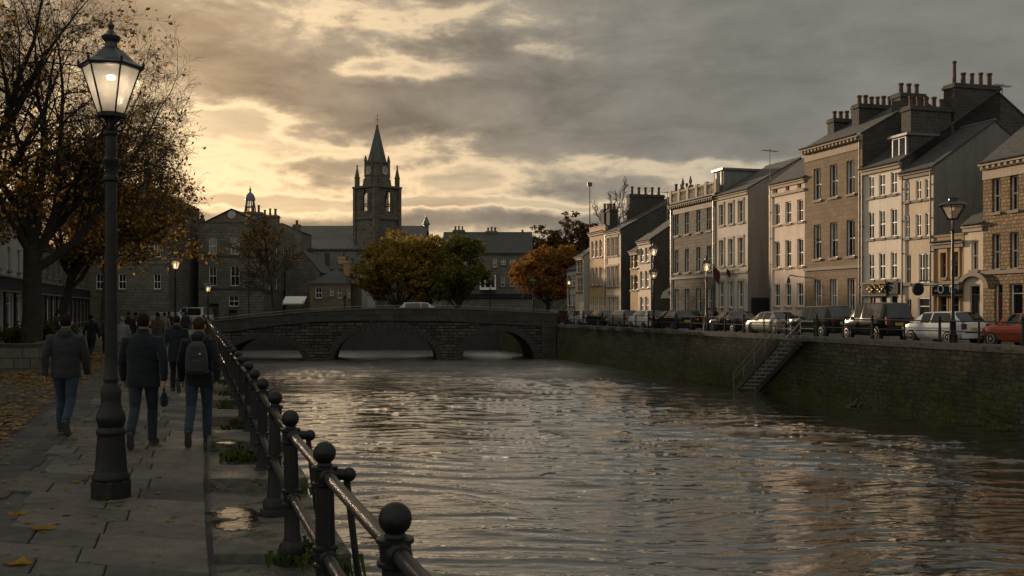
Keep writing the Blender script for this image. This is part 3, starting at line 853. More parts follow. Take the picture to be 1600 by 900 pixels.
def window(root, x0, x1, z0, z1, dep, frame=None, style='sash', sill=None, surround=None, pane=None):
    fm = frame or M['white_paint']; y = dep-.05; t = .07 if x1-x0 > .7 else .055
    q = MB()
    q.box(x0,x0+t,y-.05,y+.02,z0,z1,fm); q.box(x1-t,x1,y-.05,y+.02,z0,z1,fm)
    q.box(x0+t,x1-t,y-.05,y+.02,z0,z0+t*1.3,fm); q.box(x0+t,x1-t,y-.05,y+.02,z1-t,z1,fm)
    xm, zm = (x0+x1)/2, (z0+z1)/2
    if style in ('sash','sash1'):
        q.box(x0+t,x1-t,y-.035,y+.01,zm-.03,zm+.03,fm)
        if style == 'sash':
            q.box(xm-.016,xm+.016,y-.03,y+.01,z0+t*1.3,zm-.03,fm); q.box(xm-.016,xm+.016,y-.03,y+.01,zm+.03,z1-t,fm)
    elif style == 'grid':
        for k in (1/3, 2/3): q.box(x0+(x1-x0)*k-.018,x0+(x1-x0)*k+.018,y-.03,y+.01,z0+t*1.3,z1-t,fm)
        q.box(x0+t,x1-t,y-.034,y+.01,zm-.02,zm+.02,fm)
    elif style == 'shop':
        n = max(1, int((x1-x0)/.9))
        for k in range(1, n): q.box(x0+(x1-x0)*k/n-.03,x0+(x1-x0)*k/n+.03,y-.03,y+.01,z0+t*1.3,z1-t,fm)
        q.box(x0+t,x1-t,y-.034,y+.01,z1-.55,z1-.5,fm)
    w = q.build('window', root)
    p = MB(); r = PR.random()
    pm = pane or (M['pane_dark'] if r < .68 else (M['pane_curtain'] if r < .86 else M['pane_blind']))
    zs_ = z0 + (z1-z0)*PR.choice((.5,.5,.62)) if (pm is not M['pane_dark'] and style.startswith('sash')) else z0
    # each pane a touch out of plane, as old glass sits
    j = PR.uniform(-.008,.008)
    p.quad((x0+t,y+.004+j,zs_),(x1-t,y+.004-j,zs_),(x1-t,y+.004-j,z1-t),(x0+t,y+.004+j,z1-t), pm)
    if zs_ > z0: p.quad((x0+t,y+.006,z0+t),(x1-t,y+.006,z0+t),(x1-t,y+.006,zs_),(x0+t,y+.006,zs_), M['pane_dark'])
    p.build('pane', w)
    if sill:
        s = MB(); s.box(x0-.1,x1+.1,-.11,dep-.1,z0-.14,z0+.012,sill); s.build('sill', w)
    if surround:
        s = MB(); e = .10
        s.box(x0-e,x0-.002,-.045,.03,z0,z1,surround); s.box(x1+.002,x1+e,-.045,.03,z0,z1,surround); s.box(x0-e,x1+e,-.06,.03,z1+.002,z1+.22,surround)
        s.build('surround', w)
    return w
def door(root, x0, x1, z1, dep, mat, fan=True):
    q = MB(); y = dep-.06; zt = z1-.45 if fan else z1
    q.box(x0+.06,x1-.06,y,y+.05,0,zt-.05,mat)
    xm = (x0+x1)/2
    for a, b_ in ((x0+.16,xm-.05),(xm+.05,x1-.16)):
        for c, d in ((.25,.85),(1.0,zt-.25)): q.box(a,b_,y-.02,y+.01,c,d,mat)
    d = q.build('door', root)
    f = MB(); f.box(x0,x0+.06,y-.05,y+.06,0,z1,M['white_paint'] if mat is not M['dark_paint'] else mat); f.box(x1-.06,x1,y-.05,y+.06,0,z1,M['trim_dark']); f.box(x0+.06,x1-.06,y-.05,y+.06,zt-.05,zt,M['trim_dark'])
    if fan: f.quad((x0+.06,y+.02,zt),(x1-.06,y+.02,zt),(x1-.06,y+.02,z1),(x0+.06,y+.02,z1), M['pane_dark'])
    f.build('frame', d)
    h = MB(); h.ball((x1-.2,y-.05,1.05), .045, M['gilt'], 8, 6); h.build('handle', d)
    return d
def chimney(roof, cx, cy, wx, wy, z0, z1, pots, mat, potmat=None, along='y', ph=.75, tall=None):
    q = MB(); rng = PR
    q.box(cx-wx/2,cx+wx/2,cy-wy/2,cy+wy/2,z0,z1-.3,mat)
    q.box(cx-wx/2-.09,cx+wx/2+.09,cy-wy/2-.09,cy+wy/2+.09,z1-.3,z1-.14,mat); q.box(cx-wx/2-.03,cx+wx/2+.03,cy-wy/2-.03,cy+wy/2+.03,z1-.139,z1,mat)
    for i in range(pots):
        t = (i+.5)/pots-.5
        px, py = (cx+t*(wx-.15), cy) if along == 'x' else (cx, cy+t*(wy-.15))
        h = .88*ph*rng.uniform(.85,1.1); r = .16*rng.uniform(.9,1.1)
        if tall is not None and i == tall: h *= 2.1; r *= .8
        q.lathe([(r*1.1,z1-.02),(r*1.1,z1+.08),(r*.92,z1+.1),(r*.85,z1+h-.14),(r*1.12,z1+h-.12),(r*1.12,z1+h),(r*.7,z1+h),(r*.7,z1+h-.1)], potmat or M['pot'], 10, (px,py,0))
    return q.build('chimney', roof, smooth=35)
def building(name, label, org, rot, W, D, H, wall, ops, roof=('gable',2.5), side=None, roofmat=None, win='sash', frame=None, sillm=None, dep=.2,
             cornice=None, cdepth=.25, ch=(), string=(), surround=None, quoin=None, pipe=None, group=None, cat='house', reveal=None, sides=(), doors=(), frontm=None):
    """ops: (x0,x1,z0,z1[,style]) windows; doors: (x0,x1,z1,mat); sides: windows in the near end wall (y0,y1,z0,z1)"""
    root = thing(name, label, cat, org, rot, group)
    side = side or wall; rm = roofmat or M['slate']; sillm = sillm or M['trim_dark']
    w = MB()
    op4 = [o[:4] for o in ops] + [(d[0], d[1], -.05, d[2]) for d in doors]
    facade(w, W, H, op4, wall, dep, reveal or wall)
    w.quad((W,D,-.1),(0,D,-.1),(0,D,H),(W,D,H), side)
    rk, rh = roof[0], (roof[1] if len(roof) > 1 else 0)
    # end walls
    w.T = Matrix.Translation((W,0,0)) @ Matrix.Rotation(R(90),4,'Z')
    facade(w, D, H, [s[:4] for s in sides], side, dep, side)
    w.T = None
    w.quad((0,D,-.1),(0,0,-.1),(0,0,H),(0,D,H), side)
    yr = roof[2] if len(roof) > 2 else D/2
    if rk == 'gable':
        w.poly([(W,0,H),(W,D,H),(W,yr,H+rh)], side); w.poly([(0,D,H),(0,0,H),(0,yr,H+rh)], side)
    elif rk == 'front':
        w.poly([(0,0,H),(W,0,H),(W/2,0,H+rh)], wall); w.poly([(W,D,H),(0,D,H),(W/2,D,H+rh)], side)
    w.build('wall', root)
    # roof
    q = MB(); th = .14; ov = .18; eg = .06
    if rk == 'gable':
        s1 = rh/yr; s2 = rh/(D-yr)
        for sgn in (1,):
            f = [(-eg,-ov,H-ov*s1),(W+eg,-ov,H-ov*s1),(W+eg,yr,H+rh),(-eg,yr,H+rh)]
            g = [(W+eg,D+ov,H-ov*s2),(-eg,D+ov,H-ov*s2),(-eg,yr,H+rh),(W+eg,yr,H+rh)]
            for k in (f, g):
                lo = [(a,b_,c+.02) for a,b_,c in k]; hi = [(a,b_,c+th) for a,b_,c in k]
                q.add(lo+hi, [(3,2,1,0),(4,5,6,7)] + [(i,(i+1)%4,4+(i+1)%4,4+i) for i in range(4)], rm)
            q.tube([(-eg,yr,H+rh+th),(W+eg,yr,H+rh+th)], .08, M['lead'], 6)
    elif rk == 'front':
        s1 = rh/(W/2)
        f = [(-ov,-eg,H-ov*s1),(W/2,-eg,H+rh),(W/2,D+eg,H+rh),(-ov,D+eg,H-ov*s1)]
        g = [(W/2,-eg,H+rh),(W+ov,-eg,H-ov*s1),(W+ov,D+eg,H-ov*s1),(W/2,D+eg,H+rh)]
        for k in (f, g):
            lo = [(a,b_,c+.02) for a,b_,c in k]; hi = [(a,b_,c+th) for a,b_,c in k]
            q.add(lo+hi, [(3,2,1,0),(4,5,6,7)] + [(i,(i+1)%4,4+(i+1)%4,4+i) for i in range(4)], rm)
    elif rk == 'hip':
        i = min(D/2, W/2)*.98
        p = [(-ov,-ov,H),(W+ov,-ov,H),(W+ov,D+ov,H),(-ov,D+ov,H),(i,D/2,H+rh),(W-i,D/2,H+rh)]
        q.add(p, [(0,1,5,4),(1,2,5),(2,3,4,5),(3,0,4),(3,2,1,0)], rm)
    elif rk == 'flat':
        q.box(.02,W-.02,.02,D-.02,H-.3,H-.05,rm)
        q.box(0.0,W,-.02,.3,H-.05,H+rh,wall)
        q.box(W-.3,W+.02,.301,D,H-.05,H+rh,side); q.box(-.02,.3,.301,D,H-.05,H+rh,side)
        q.box(-.05,W+.05,-.07,.35,H+rh+.001,H+rh+.12,sillm)
    r = q.build('roof', root)
    for c in ch: chimney(r, *c)
    if cornice:
        q = MB(); q.box(-.05,W+.05,-cdepth,-.002,H-.2,H-.06,cornice); q.box(-.02,W+.02,-cdepth*.55,-.002,H-.42,H-.201,cornice)
        if cdepth > .3:
            n = int(W/.42)
            for k in range(n): q.box(W*k/n+.08,W*k/n+.26,-cdepth*.85,-cdepth*.551,H-.38,H-.202,cornice)
            q.box(0,W,-.05,-.002,H-.95,H-.44,cornice)
        q.build('cornice', root)
        g = MB(); g.tube([(0,-cdepth-.05,H-.03),(W,-cdepth-.05,H-.03)], .06, M['dark_paint'], 6); g.build('gutter', root)
    for z in string:
        q = MB(); q.box(-.02,W+.02,-.12,-.002,z,z+.2,sillm); q.build('string_course', root)
    for o in ops:
        window(root, *o[:4], dep, frame, o[4] if len(o) > 4 else win, sillm, surround)
    for y0, y1, z0, z1 in sides:
        wn = window(root, y0, y1, z0, z1, dep, frame, 'sash', sillm)
        wn.matrix_local = Matrix.Translation((W,0,0)) @ Matrix.Rotation(R(90),4,'Z')
    for x0, x1, z1, mt in doors: door(root, x0, x1, z1, dep, mt)
    if pipe is not None:
        q = MB()
        for x in pipe:
            q.tube([(x,-.1,H-.25),(x,-.1,.1)], .05, M['dark_paint'], 6)
            for z in range(1, int(H), 2): q.box(x-.07,x+.07,-.12,-.003,z,z+.06,M['dark_paint'])
        q.build('downpipe', root)
    return root, r

ROTR = math.atan2(-.962, .272)
SB = .24                                              # street level of the right bank
def Yf(px): return 41.8/((px-800)/F + .283)
class RB:
    """reads photo columns and rows on the right-hand house front"""
    def __init__(s, pl, pr):
        s.Yl = Yf(pl); s.Yr = Yf(pr); s.W = (s.Yl-s.Yr)*1.0393
        s.org = (facx(s.Yl), s.Yl, SB)
    def x(s, px): return (s.Yl - Yf(px))*1.0393
    def z(s, px, py): return Z(py, Yf(px)) - SB
    def rows(s, cols, rows, w=None, style=None):
        """cols: pixel centres; rows: (px reference, py top, py bottom); w metres"""
        out = []
        for pr, t, b_ in rows:
            zt, zb = s.z(pr, t), s.z(pr, b_)
            for c in cols:
                x = s.x(c); o = (x-w/2, x+w/2, zb, zt)
                out.append(o + ((style,) if style else ()))
        return out
def shopfront(root, x0, x1, z0, z1, mat, proud=.25, text=None, tm=None, tsize=.6, tx=None):
    q = MB(); q.box(x0,x1,-proud,-.003,z0,z1,mat); q.box(x0-.06,x1+.06,-proud-.1,-.003,z1+.001,z1+.12,M['trim_dark']); q.box(x0-.04,x1+.04,-proud-.05,-.003,z0-.09,z0-.001,M['trim_dark'])
    f = q.build('fascia', root)
    if text:
        cu = bpy.data.curves.new('lettering', 'FONT'); cu.body = text; cu.size = tsize; cu.extrude = .015; cu.align_x = 'CENTER'; cu.align_y = 'CENTER'
        o = bpy.data.objects.new('lettering', cu); COL.objects.link(o)
        dg = bpy.context.evaluated_depsgraph_get(); me = bpy.data.meshes.new_from_object(o.evaluated_get(dg))
        bpy.data.objects.remove(o)
        me.materials.clear(); me.materials.append(tm or M['sign_white'])
        o = bpy.data.objects.new('lettering', me); COL.objects.link(o); o.parent = f
        o.location = ((x0+x1)/2 if tx is None else tx, -proud-.018, (z0+z1)/2); o.rotation_euler = (R(90),0,0)
    return f
GR = 'terraced houses facing the right quay'
S = 1.0
# R1 rubble house at the right edge
h = RB(1536, 1700)
ops = h.rows((1556.5,1584.5), ((1556,279,332),(1560,365,421)), .62)
ops += h.rows((1625,1665), ((1556,279,332),(1560,365,421)), .62)
ops += [(h.x(1577), h.x(1598), h.z(1588,500), h.z(1588,443), 'shop'), (h.x(1620), h.x(1680), h.z(1588,500), h.z(1588,443), 'shop')]
root, rf = building('stone_house', 'brown rubble stone house with slate roof and dark red door at the right edge', h.org, ROTR, h.W, 9, h.z(1536,255), M['rubble'], ops, ('gable',3.4),
    cornice=M['trim'], cdepth=.32, doors=((h.x(1553.5),h.x(1566.5),h.z(1560,445),M['red_door']),), string=(h.z(1560,428),), group=GR, dep=.28, surround=None, sillm=M['trim_dark'], ch=((h.W-.6,4.5,.8,2.4,9.5,14,4,M['dark_rubble']),))
# R2 low cream house with hooded door
h = RB(1506.5, 1536)
ops = h.rows((1523,), ((1523,377,422),), .55)
root, rf = building('small_house', 'low cream house with one upper window beside the brown rubble house', h.org, ROTR, h.W, 7, h.z(1521,350), M['cream'], ops, ('gable',2.6),
    cornice=M['trim'], cdepth=.2, doors=((h.x(1516),h.x(1531),h.z(1523,447),M['dark_paint']),), group=GR, dep=.22)
q = MB(); xm = (h.x(1516)+h.x(1531))/2; n = 10; zc = h.z(1523,447)
for i in range(n):
    a0, a1 = PI*i/n, PI*(i+1)/n
    P_ = lambda a, r: (xm+r*math.cos(a), zc-.15+r*.75*math.sin(a))
    pts = [P_(a0,.95),P_(a1,.95),P_(a1,1.25),P_(a0,1.25)]
    q.add([(x,-.22,z) for x,z in pts]+[(x,-.003,z) for x,z in pts], [(0,1,2,3)]+[(k,4+k,4+(k+1)%4,(k+1)%4) for k in range(4)], M['trim_dark'])
q.build('door_hood', root)
# R3 ochre shop
h = RB(1459, 1506.5)
ops = h.rows((1474.5,1493.5), ((1474,395,434),), .5)
ops += [(h.x(1467), h.x(1480), h.z(1474,503), h.z(1474,463), 'shop'), (h.x(1486), h.x(1499), h.z(1474,503), h.z(1474,463), 'shop')]
root, rf = building('shop_house', 'two storey ochre house with dark shop fascia and a white lettered sign', h.org, ROTR, h.W, 7, h.z(1482,376), M['ochre'], ops, ('flat',.25),
    cornice=M['trim_dark'], cdepth=.22, group=GR, surround=M['gold_stone'], frame=M['trim_dark'])
shopfront(root, .15, h.W-.1, h.z(1482,460.5), h.z(1482,444.5), M['sign_dark'], text='-O  C', tsize=.72, tx=h.x(1482))
# R4 cream house with grey gable
h = RB(1408, 1458.5)
ops = h.rows((1417.5,1435,1449.5), ((1417,285,315),(1417,337,372)), .5)
ops += h.rows((1419,1440,1449), ((1419,398,443),), .52)
ops += [(h.x(1414.5), h.x(1424), h.z(1419,512), h.z(1419,467)), (h.x(1434), h.x(1453), h.z(1442,497), h.z(1442,465), 'shop')]
root, rf = building('cream_house', 'cream three storey house with a plain grey rendered gable and round hanging sign', h.org, ROTR, h.W, 8.8, h.z(1433,266), M['cream'], ops, ('gable',2.9), side=M['grey_harl'],
    cornice=M['trim_dark'], cdepth=.2, pipe=(.2,h.W-.15), group=GR, dep=.14)
q = MB(); q.lathe([(.33,-.1),(.38,-.07),(.38,.07),(.33,.1)], M['sign_dark'], 20, (0,0,0)); sg = q.build('hanging_sign', root)
sg.rotation_euler = (0,R(90),0); sg.location = (h.x(1451),-.75,h.z(1451,452))
q = MB(); q.tube([(0,-.0,0),(0,-.7,.0)], .04, M['dark_paint'], 6); br = q.build('sign_bracket', root); br.location = (h.x(1451),0,h.z(1451,439))
# R5 white house, shop with gilt emblem, dormer, and the tall dark gable behind
h = RB(1347.5, 1408)
ops = h.rows((1361,1378,1396.5), ((1361,275.5,309),(1361,331,373.5),(1361,396.5,437.5)), .62)
ops += [(h.x(1358), h.x(1368), h.z(1361,505), h.z(1361,463)), (h.x(1375), h.x(1386), h.z(1380,505), h.z(1380,462),'shop'), (h.x(1391), h.x(1403), h.z(1396,505), h.z(1396,461),'shop')]
root, rf = building('white_house', 'whitish four storey house with gilt shop emblem, dormer window and tall dark gable', h.org, ROTR, h.W, 14, h.z(1377,258.5), M['white_render'], ops, ('gable',4.7,7.2), side=M['dark_rubble'],
    cornice=M['trim'], cdepth=.25, pipe=(.12,), group=GR, dep=.14, ch=((h.W-.45,2.2,.9,3.0,8,14.35,5,M['dark_rubble']),(h.W-.5,5.7,1.0,3.5,10,15.95,5,M['dark_rubble'],None,'y',.95,0),(h.W-.5,10.5,.9,1.2,10,14.2,2,M['dark_rubble'])))
q = MB(); xd = h.x(1394); zd = h.z(1394,252)+.3; q.box(xd-.75,xd+.75,.55,2.6,zd,zd+1.25,M['lead']); q.box(xd-.95,xd+.95,.35,2.8,zd+1.251,zd+1.4,M['lead'])
q.box(xd-.6,xd+.6,.53,.549,zd+.1,zd+1.15,M['pane_dark']); q.box(xd-.04,xd+.04,.5,.529,zd+.1,zd+1.15,M['white_paint']); q.box(xd-.68,xd-.6,.5,.549,zd+.05,zd+1.2,M['white_paint']); q.box(xd+.6,xd+.68,.5,.549,zd+.05,zd+1.2,M['white_paint']); q.box(xd-.68,xd+.68,.5,.549,zd+1.151,zd+1.24,M['white_paint'])
q.build('dormer', rf)
f = shopfront(root, .25, h.x(1389), h.z(1371,460.5), h.z(1371,444), M['sign_dark'], .22)
f2 = MB(); f2.box(h.x(1390.5),h.W-.1,-.16,-.003,h.z(1371,460),h.z(1371,442),M['sign_dark']); f2.build('fascia', root)
q = MB(); rng = random.Random(3)                       # gilt scroll emblem
xe, ze = h.x(1373), h.z(1373,452)
for sx in (-1,1):
    for k in range(3):
        c = (xe+sx*(.28+.24*k), ze+.08*(-1)**k); r = .30-.06*k
        q.tube([(c[0]+r*(1-t*.12)*math.cos(t*sx), -.30-.01*k, c[1]+r*(1-t*.12)*math.sin(t)) for t in [i*.5 for i in range(12)]], .035, M['gilt'], 5)
q.build('emblem', root)
# R6 tall brown house
h = RB(1257.5, 1347.5)
ops = h.rows((1277,1302.5,1329), ((1277,263,313),(1277,351,405)), .92)
ops += h.rows((1278,1302.5,1330.5), ((1302,436,487),), .92, 'grid')
H6 = h.z(1300,222)
root, rf = building('brown_house', 'tall brown stone house with a deep dentil cornice and rows of chimney pots', h.org, ROTR, h.W, 9, H6, M['brown_stone'], ops, ('gable',2.5), side=M['dark_rubble'],
    cornice=M['trim'], cdepth=.45, pipe=(h.W-.2,), group=GR, dep=.24, string=(h.z(1302,421),),
    ch=((.45,3.2,.8,2.7,H6-.5,H6+2.25,5,M['dark_rubble']),(h.W*.48,3.5,.8,3.1,H6-.5,H6+2.75,6,M['dark_rubble']),(h.W-.4,3.9,.9,2.0,H6,H6+2.9,3,M['dark_rubble'])))
# R7 pinkish white house
h = RB(1203.5, 1257.5)
cols = (1214,1231.5,1250)
ops = h.rows(cols, ((1231.5,315,349),(1231.5,375,417.5)), .82)
ops += h.rows(cols, ((1231.5,443,479),), .82)
ops += h.rows((1212,1230.5,1249), ((1230.5,290,298.5),), .55, 'plain')
root, rf = building('pink_house', 'pinkish white terraced house with small square attic windows under its eave', h.org, ROTR, h.W, 8.6, h.z(1230,282.5), M['pink_cream'], ops, ('gable',3.0),
    cornice=M['trim'], cdepth=.18, group=GR, string=(h.z(1231,303.5),), sillm=M['trim'], pipe=(.1,))
q = MB(); q.tube([(0,0,0),(0,-.6,.1),(0,-.75,-.1)], .045, M['dark_paint'], 6); q.lathe([(.02,.0),(.12,-.05),(.16,-.35),(.05,-.4)], M['dark_paint'], 8, (0,-.75,-.1)); o = q.build('wall_lantern', root); o.location = (h.x(1246),0,h.z(1246,432))
# R8 pale grey house with big grey gable
h = RB(1118.5, 1168.5)
cols = (1127.5,1142,1157.5)
ops = h.rows(cols, ((1127.5,320,352.5),(1127.5,375.5,416.5)), .85)
ops += h.rows(cols, ((1127.5,441,481),), .85)
root, rf = building('grey_house', 'pale grey terraced house with a wide plain grey gable and two small flags', h.org, ROTR, h.W, 9.6, h.z(1143,301), M['pale_grey'], ops, ('gable',2.6), side=M['grey_harl'],
    cornice=M['trim'], cdepth=.22, group=GR, surround=M['trim'], string=(h.z(1143,428),), sillm=M['trim'])
q = MB(); q.box(-.02,h.W+.02,-.035,-.002,0,h.z(1143,429),M['gold_stone']); 
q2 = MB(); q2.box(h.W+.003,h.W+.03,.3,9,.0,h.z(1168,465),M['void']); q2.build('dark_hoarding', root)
for px, s in ((1126.5,.62),(1141.5,.32)):
    fx_, fz = h.x(px), h.z(px,424)
    q = MB(); q.tube([(fx_,0,fz-.2),(fx_,-1.3*s,fz+.9*s)], .03, M['dark_paint'], 5); fp = q.build('flagpole', root)
    q = MB(); n = 8; vs = []
    for i in range(n+1):
        t = i/n
        for k in range(5):
            u = k/4
            vs.append((fx_+.10*math.sin(t*5+u*2)+.05, -.25*s-1.0*s*u*(1-.25*t), fz+.75*s*u - t*1.9*s))
    fs = [(i*5+k,i*5+k+1,(i+1)*5+k+1,(i+1)*5+k) for i in range(n) for k in range(4)]
    q.add(vs, fs, M['flag_red']); q.build('flag', fp, smooth=60)
# R9 dark stone house with balustrade
h = RB(1048.5, 1118.5)
ops = h.rows((1057.5,1073.5,1091.5,1108), ((1057.5,335,368.5),(1057.5,390.5,427)), .88)
ops += h.rows((1057.5,1073.5,1091.5,1108), ((1073.5,451,490),), .95, 'grid')
H9 = h.z(1083,313)
root, rf = building('balustrade_house', 'dark grey stone house with a roof balustrade and stone finials', h.org, ROTR, h.W, 11, H9, M['grey_stone'], ops, ('flat',.05), side=M['grey_harl'],
    cornice=M['trim_dark'], cdepth=.4, group=GR, string=(h.z(1083,435),H9-.0), pipe=(.15,h.W-.3), dep=.25)
q = MB(); nb = 30
for i in range(nb+1):
    x = h.W*i/nb
    if i % 6 == 0: q.box(x-.22,x+.22,-.1,.22,H9+.21,H9+1.35,M['trim'])
    else: q.lathe([(.07,H9+.21),(.11,H9+.5),(.05,H9+.8),(.09,H9+1.05)], M['trim'], 6, (x,.06,0))
q.box(0,h.W,-.06,.18,H9+1.051,H9+1.2,M['trim'])
for px in (1066,1078):
    x = h.x(px); q.lathe([(.14,H9+1.2),(.2,H9+1.35),(.08,H9+1.5),(.16,H9+1.8),(.03,H9+2.3)], M['trim_dark'], 8, (x,.06,0))
q.build('balustrade', rf)
q = MB(); x0, x1 = h.x(1103), h.W-.1
q.box(x0,x1,.8,4.5,H9,H9+2.2,M['grey_harl']); q.box(x0-.2,x1+.15,.6,4.7,H9+2.201,H9+2.4,M['lead']); q.box(x0+.5,x0+1.3,.77,.799,H9+1.0,H9+2.0,M['pane_dark']); q.box(x0+.4,x0+.5,.74,.799,H9+.9,H9+2.1,M['white_paint']); q.box(x0+1.3,x0+1.4,.74,.799,H9+.9,H9+2.1,M['white_paint'])
q.build('dormer', rf)
# R8b: long roof rising behind the grey and balustraded houses
Yb = Yf(1150); root, rf = building('rear_house', 'slate roofed house standing behind the pale grey gable', (facx(Yb)+9.5, Yb+6, SB), ROTR, 16, 8, 11.6, M['grey_harl'], [], ('gable',2.7), group='houses behind the right terrace')
# R10 cream house with dark gable
h = RB(997, 1017)
ops = h.rows((1002.5,1010.5), ((1002.5,388,410),(1002.5,424,450)), .95)
ops += h.rows((1002.5,1010.5), ((1002.5,464,490),), .95)
q_ = h
root, rf = building('cream_narrow_house', 'narrow cream house with a dark stone gable and white windows in its side', h.org, ROTR, h.W, 10, h.z(1007,375.5), M['cream'], ops, ('gable',3.2), side=M['dark_rubble'], cornice=M['trim_dark'], group=GR,
    sides=((2.9,3.9,5.9,7.6),(3.0,4.0,3.4,5.2)))
q = MB(); t = [( -.25,0,-.55),(.25,0,-.55)]
q.add([(.04,1.0,3.55-.9+.0),(.04,2.7,2.65),(.04,2.7,3.2),(.04,2.0,3.75),(.04,1.3,3.3)], [(0,1,2,3,4)], M['sign_white']); 
q.add([(.06,1.9,2.95),(.06,2.3,2.95),(.06,2.45,3.25),(.06,2.15,3.45),(.06,1.85,3.25)], [(0,1,2,3,4)], M['flag_red']); o = q.build('wall_sign', root); o.location = (h.W,0,0)
# R11 small ochre house
h = RB(985, 997)
ops = h.rows((988.5,993.5), ((990,398,419),(990,430,453)), 1.0)
building('ochre_narrow_house', 'narrow ochre house squeezed between two cream houses', h.org, ROTR, h.W, 7, h.z(991,392), M['ochre'], ops, ('gable',2), side=M['dark_rubble'], cornice=M['trim'], group=GR)
# R12 cream house with big gable and two long chimney stacks
h = RB(946, 970)
ops = h.rows((951,957.5,963.8), ((957,371,400),(957,416,448)), .85)
ops += h.rows((951,957.5,963.8), ((957,464,492),), .85)
H12 = h.z(958,361)
building('cream_tall_house', 'tall cream house whose high dark gable carries two long rows of chimney pots', h.org, ROTR, h.W, 15, H12, M['cream'], ops, ('gable',4.0,7.5), side=M['dark_rubble'], cornice=M['trim'], group=GR, surround=M['trim'],
    ch=((.5,4.6,.9,4.2,H12,H12+4.3,5,M['dark_rubble'],None,'y',1.0),(h.W-.5,8.6,.9,4.6,H12,H12+4.3,7,M['dark_rubble'],None,'y',1.0)), pipe=(.15,))
# R13 gold stone house with parapet piers
h = RB(921.5, 946)
ops = h.rows((926,932,938.5), ((932,375.5,402),(932,418,446)), .85)
ops += h.rows((926,932,938.5), ((932,464,492),), .85)
H13 = h.z(933,362)
root, rf = building('gold_stone_house', 'golden stone house with a piered roof parapet beside the tall cream house', h.org, ROTR, h.W, 9, H13, M['gold_stone'], ops, ('flat',.5), side=M['dark_rubble'], cornice=M['trim'], cdepth=.3, group=GR,
    ch=((h.W*.45,1.2,1.0,1.0,H13,H13+2.6,2,M['dark_rubble']),(h.W*.8,1.2,1.0,1.0,H13,H13+2.4,2,M['dark_rubble'])))
# R14 small pale house
h = RB(900, 912)
ops = h.rows((903.5,907.8), ((905,405,427),(905,434,456)), 1.2)
building('end_house', 'small cream gabled house at the far end of the quay terrace', h.org, ROTR, h.W, 8, h.z(906,401), M['cream'], ops, ('gable',2.4), side=M['pale_grey'], cornice=M['trim'], group=GR,
    ch=((.4,4,.7,1.2,8,11.5,2,M['dark_rubble']),))
h = RB(886, 900)
ops = h.rows((890,896), ((893,430,448),(893,460,478)), 1.2)
building('far_low_house', 'lowest pale house beyond the small gabled house at the far end of the quay', h.org, ROTR, h.W, 7, h.z(893,422), M['pale_grey'], ops, ('gable',2), side=M['grey_harl'], group=GR)

# ---- frontal blocks left and behind the bridge
class FB:
    def __init__(s, pl, pr, Y, base=0.0):
        s.Y = Y; s.pl = pl; s.W = (pr-pl)/F*Y; s.base = base; s.org = (X(pl,Y), Y, base)
    def x(s, px): return (px-s.pl)/F*s.Y
    def z(s, py): return Z(py, s.Y) - s.base
    def win(s, px0, px1, t, b_, style='grid'): return (s.x(px0), s.x(px1), s.z(b_), s.z(t), style)
GB = 'stone buildings at the head of the river'
h = FB(310, 412, 118)
ops = [h.win(a,c,t,b_) for a,c in ((326.5,338.5),(360,374)) for t,b_ in ((371.5,397.5),(415.5,447))] + [h.win(357.5,373,462,479)]
ops = [o[:4]+('sash',) for o in ops]
H3 = h.z(361)
root, rf = building('pediment_block', 'square grey stone block with a low pediment and white sash windows', h.org, 0, h.W, 17, H3, M['left_stone'], ops, ('flat',.95), sillm=M['grey_stone'], cat='building', group=GB, dep=.22,
    string=(h.z(401),h.z(452)), doors=((h.x(357),h.x(371),h.z(484),M['dark_paint']),(h.x(327),h.x(342),h.z(474),M['dark_paint'])), pipe=(h.x(389),),
    sides=((2.5,3.6,4.2,6.4),(6,7.1,4.2,6.4),(2.5,3.6,7.8,9.8),(6,7.1,7.8,9.8),(10,11.1,4.2,6.4),(10,11.1,7.8,9.8)))
zt = H3+1.07
q = MB(); xa, xc, xm = h.x(322), h.x(400), h.x(362); za = h.z(328)
for y0, y1 in ((.1,6.0),):
    q.poly([(xa,y0,zt),(xc,y0,zt),(xm,y0,za)], M['left_brown'])
    q.quad((xa-.3,y0-.25,zt-.02),(xm,y0-.25,za+.18),(xm,y1,za+.18),(xa-.3,y1,zt-.02), M['slate_dark']); q.quad((xm,y0-.25,za+.18),(xc+.3,y0-.25,zt-.02),(xc+.3,y1,zt-.02),(xm,y1,za+.18), M['slate_dark'])
    q.poly([(xc,y1,zt),(xa,y1,zt),(xm,y1,za)], M['left_brown'])
q.lathe([(.36,0),(.5,.03),(.5,.1),(.36,.12)], M['coping'], 16, (0,0,0)) if False else None
q.build('pediment', rf)
q = MB(); q.lathe([(.3,-.08),(.5,-.05),(.5,.05),(.3,.08)], M['white_dull'], 18); o = q.build('roundel', rf); o.location = (xm,.05,(zt+za)/2+.15); o.rotation_euler = (R(90),0,0)
chimney(rf, h.x(381), 4.0, 2.4, .9, H3, h.z(326.5), 3, M['left_stone'], None, 'x', .9); chimney(rf, h.x(404.5), 5.5, 2.1, 1.2, H3, h.z(330), 3, M['left_brown'], None, 'x', .9)
q = MB(); q.lathe([(.25,0),(.35,.1),(.35,.35),(.2,.5),(.28,.75),(.05,1.0)], M['grey_stone'], 8, (.35,.3,zt)); q.build('finial', rf)
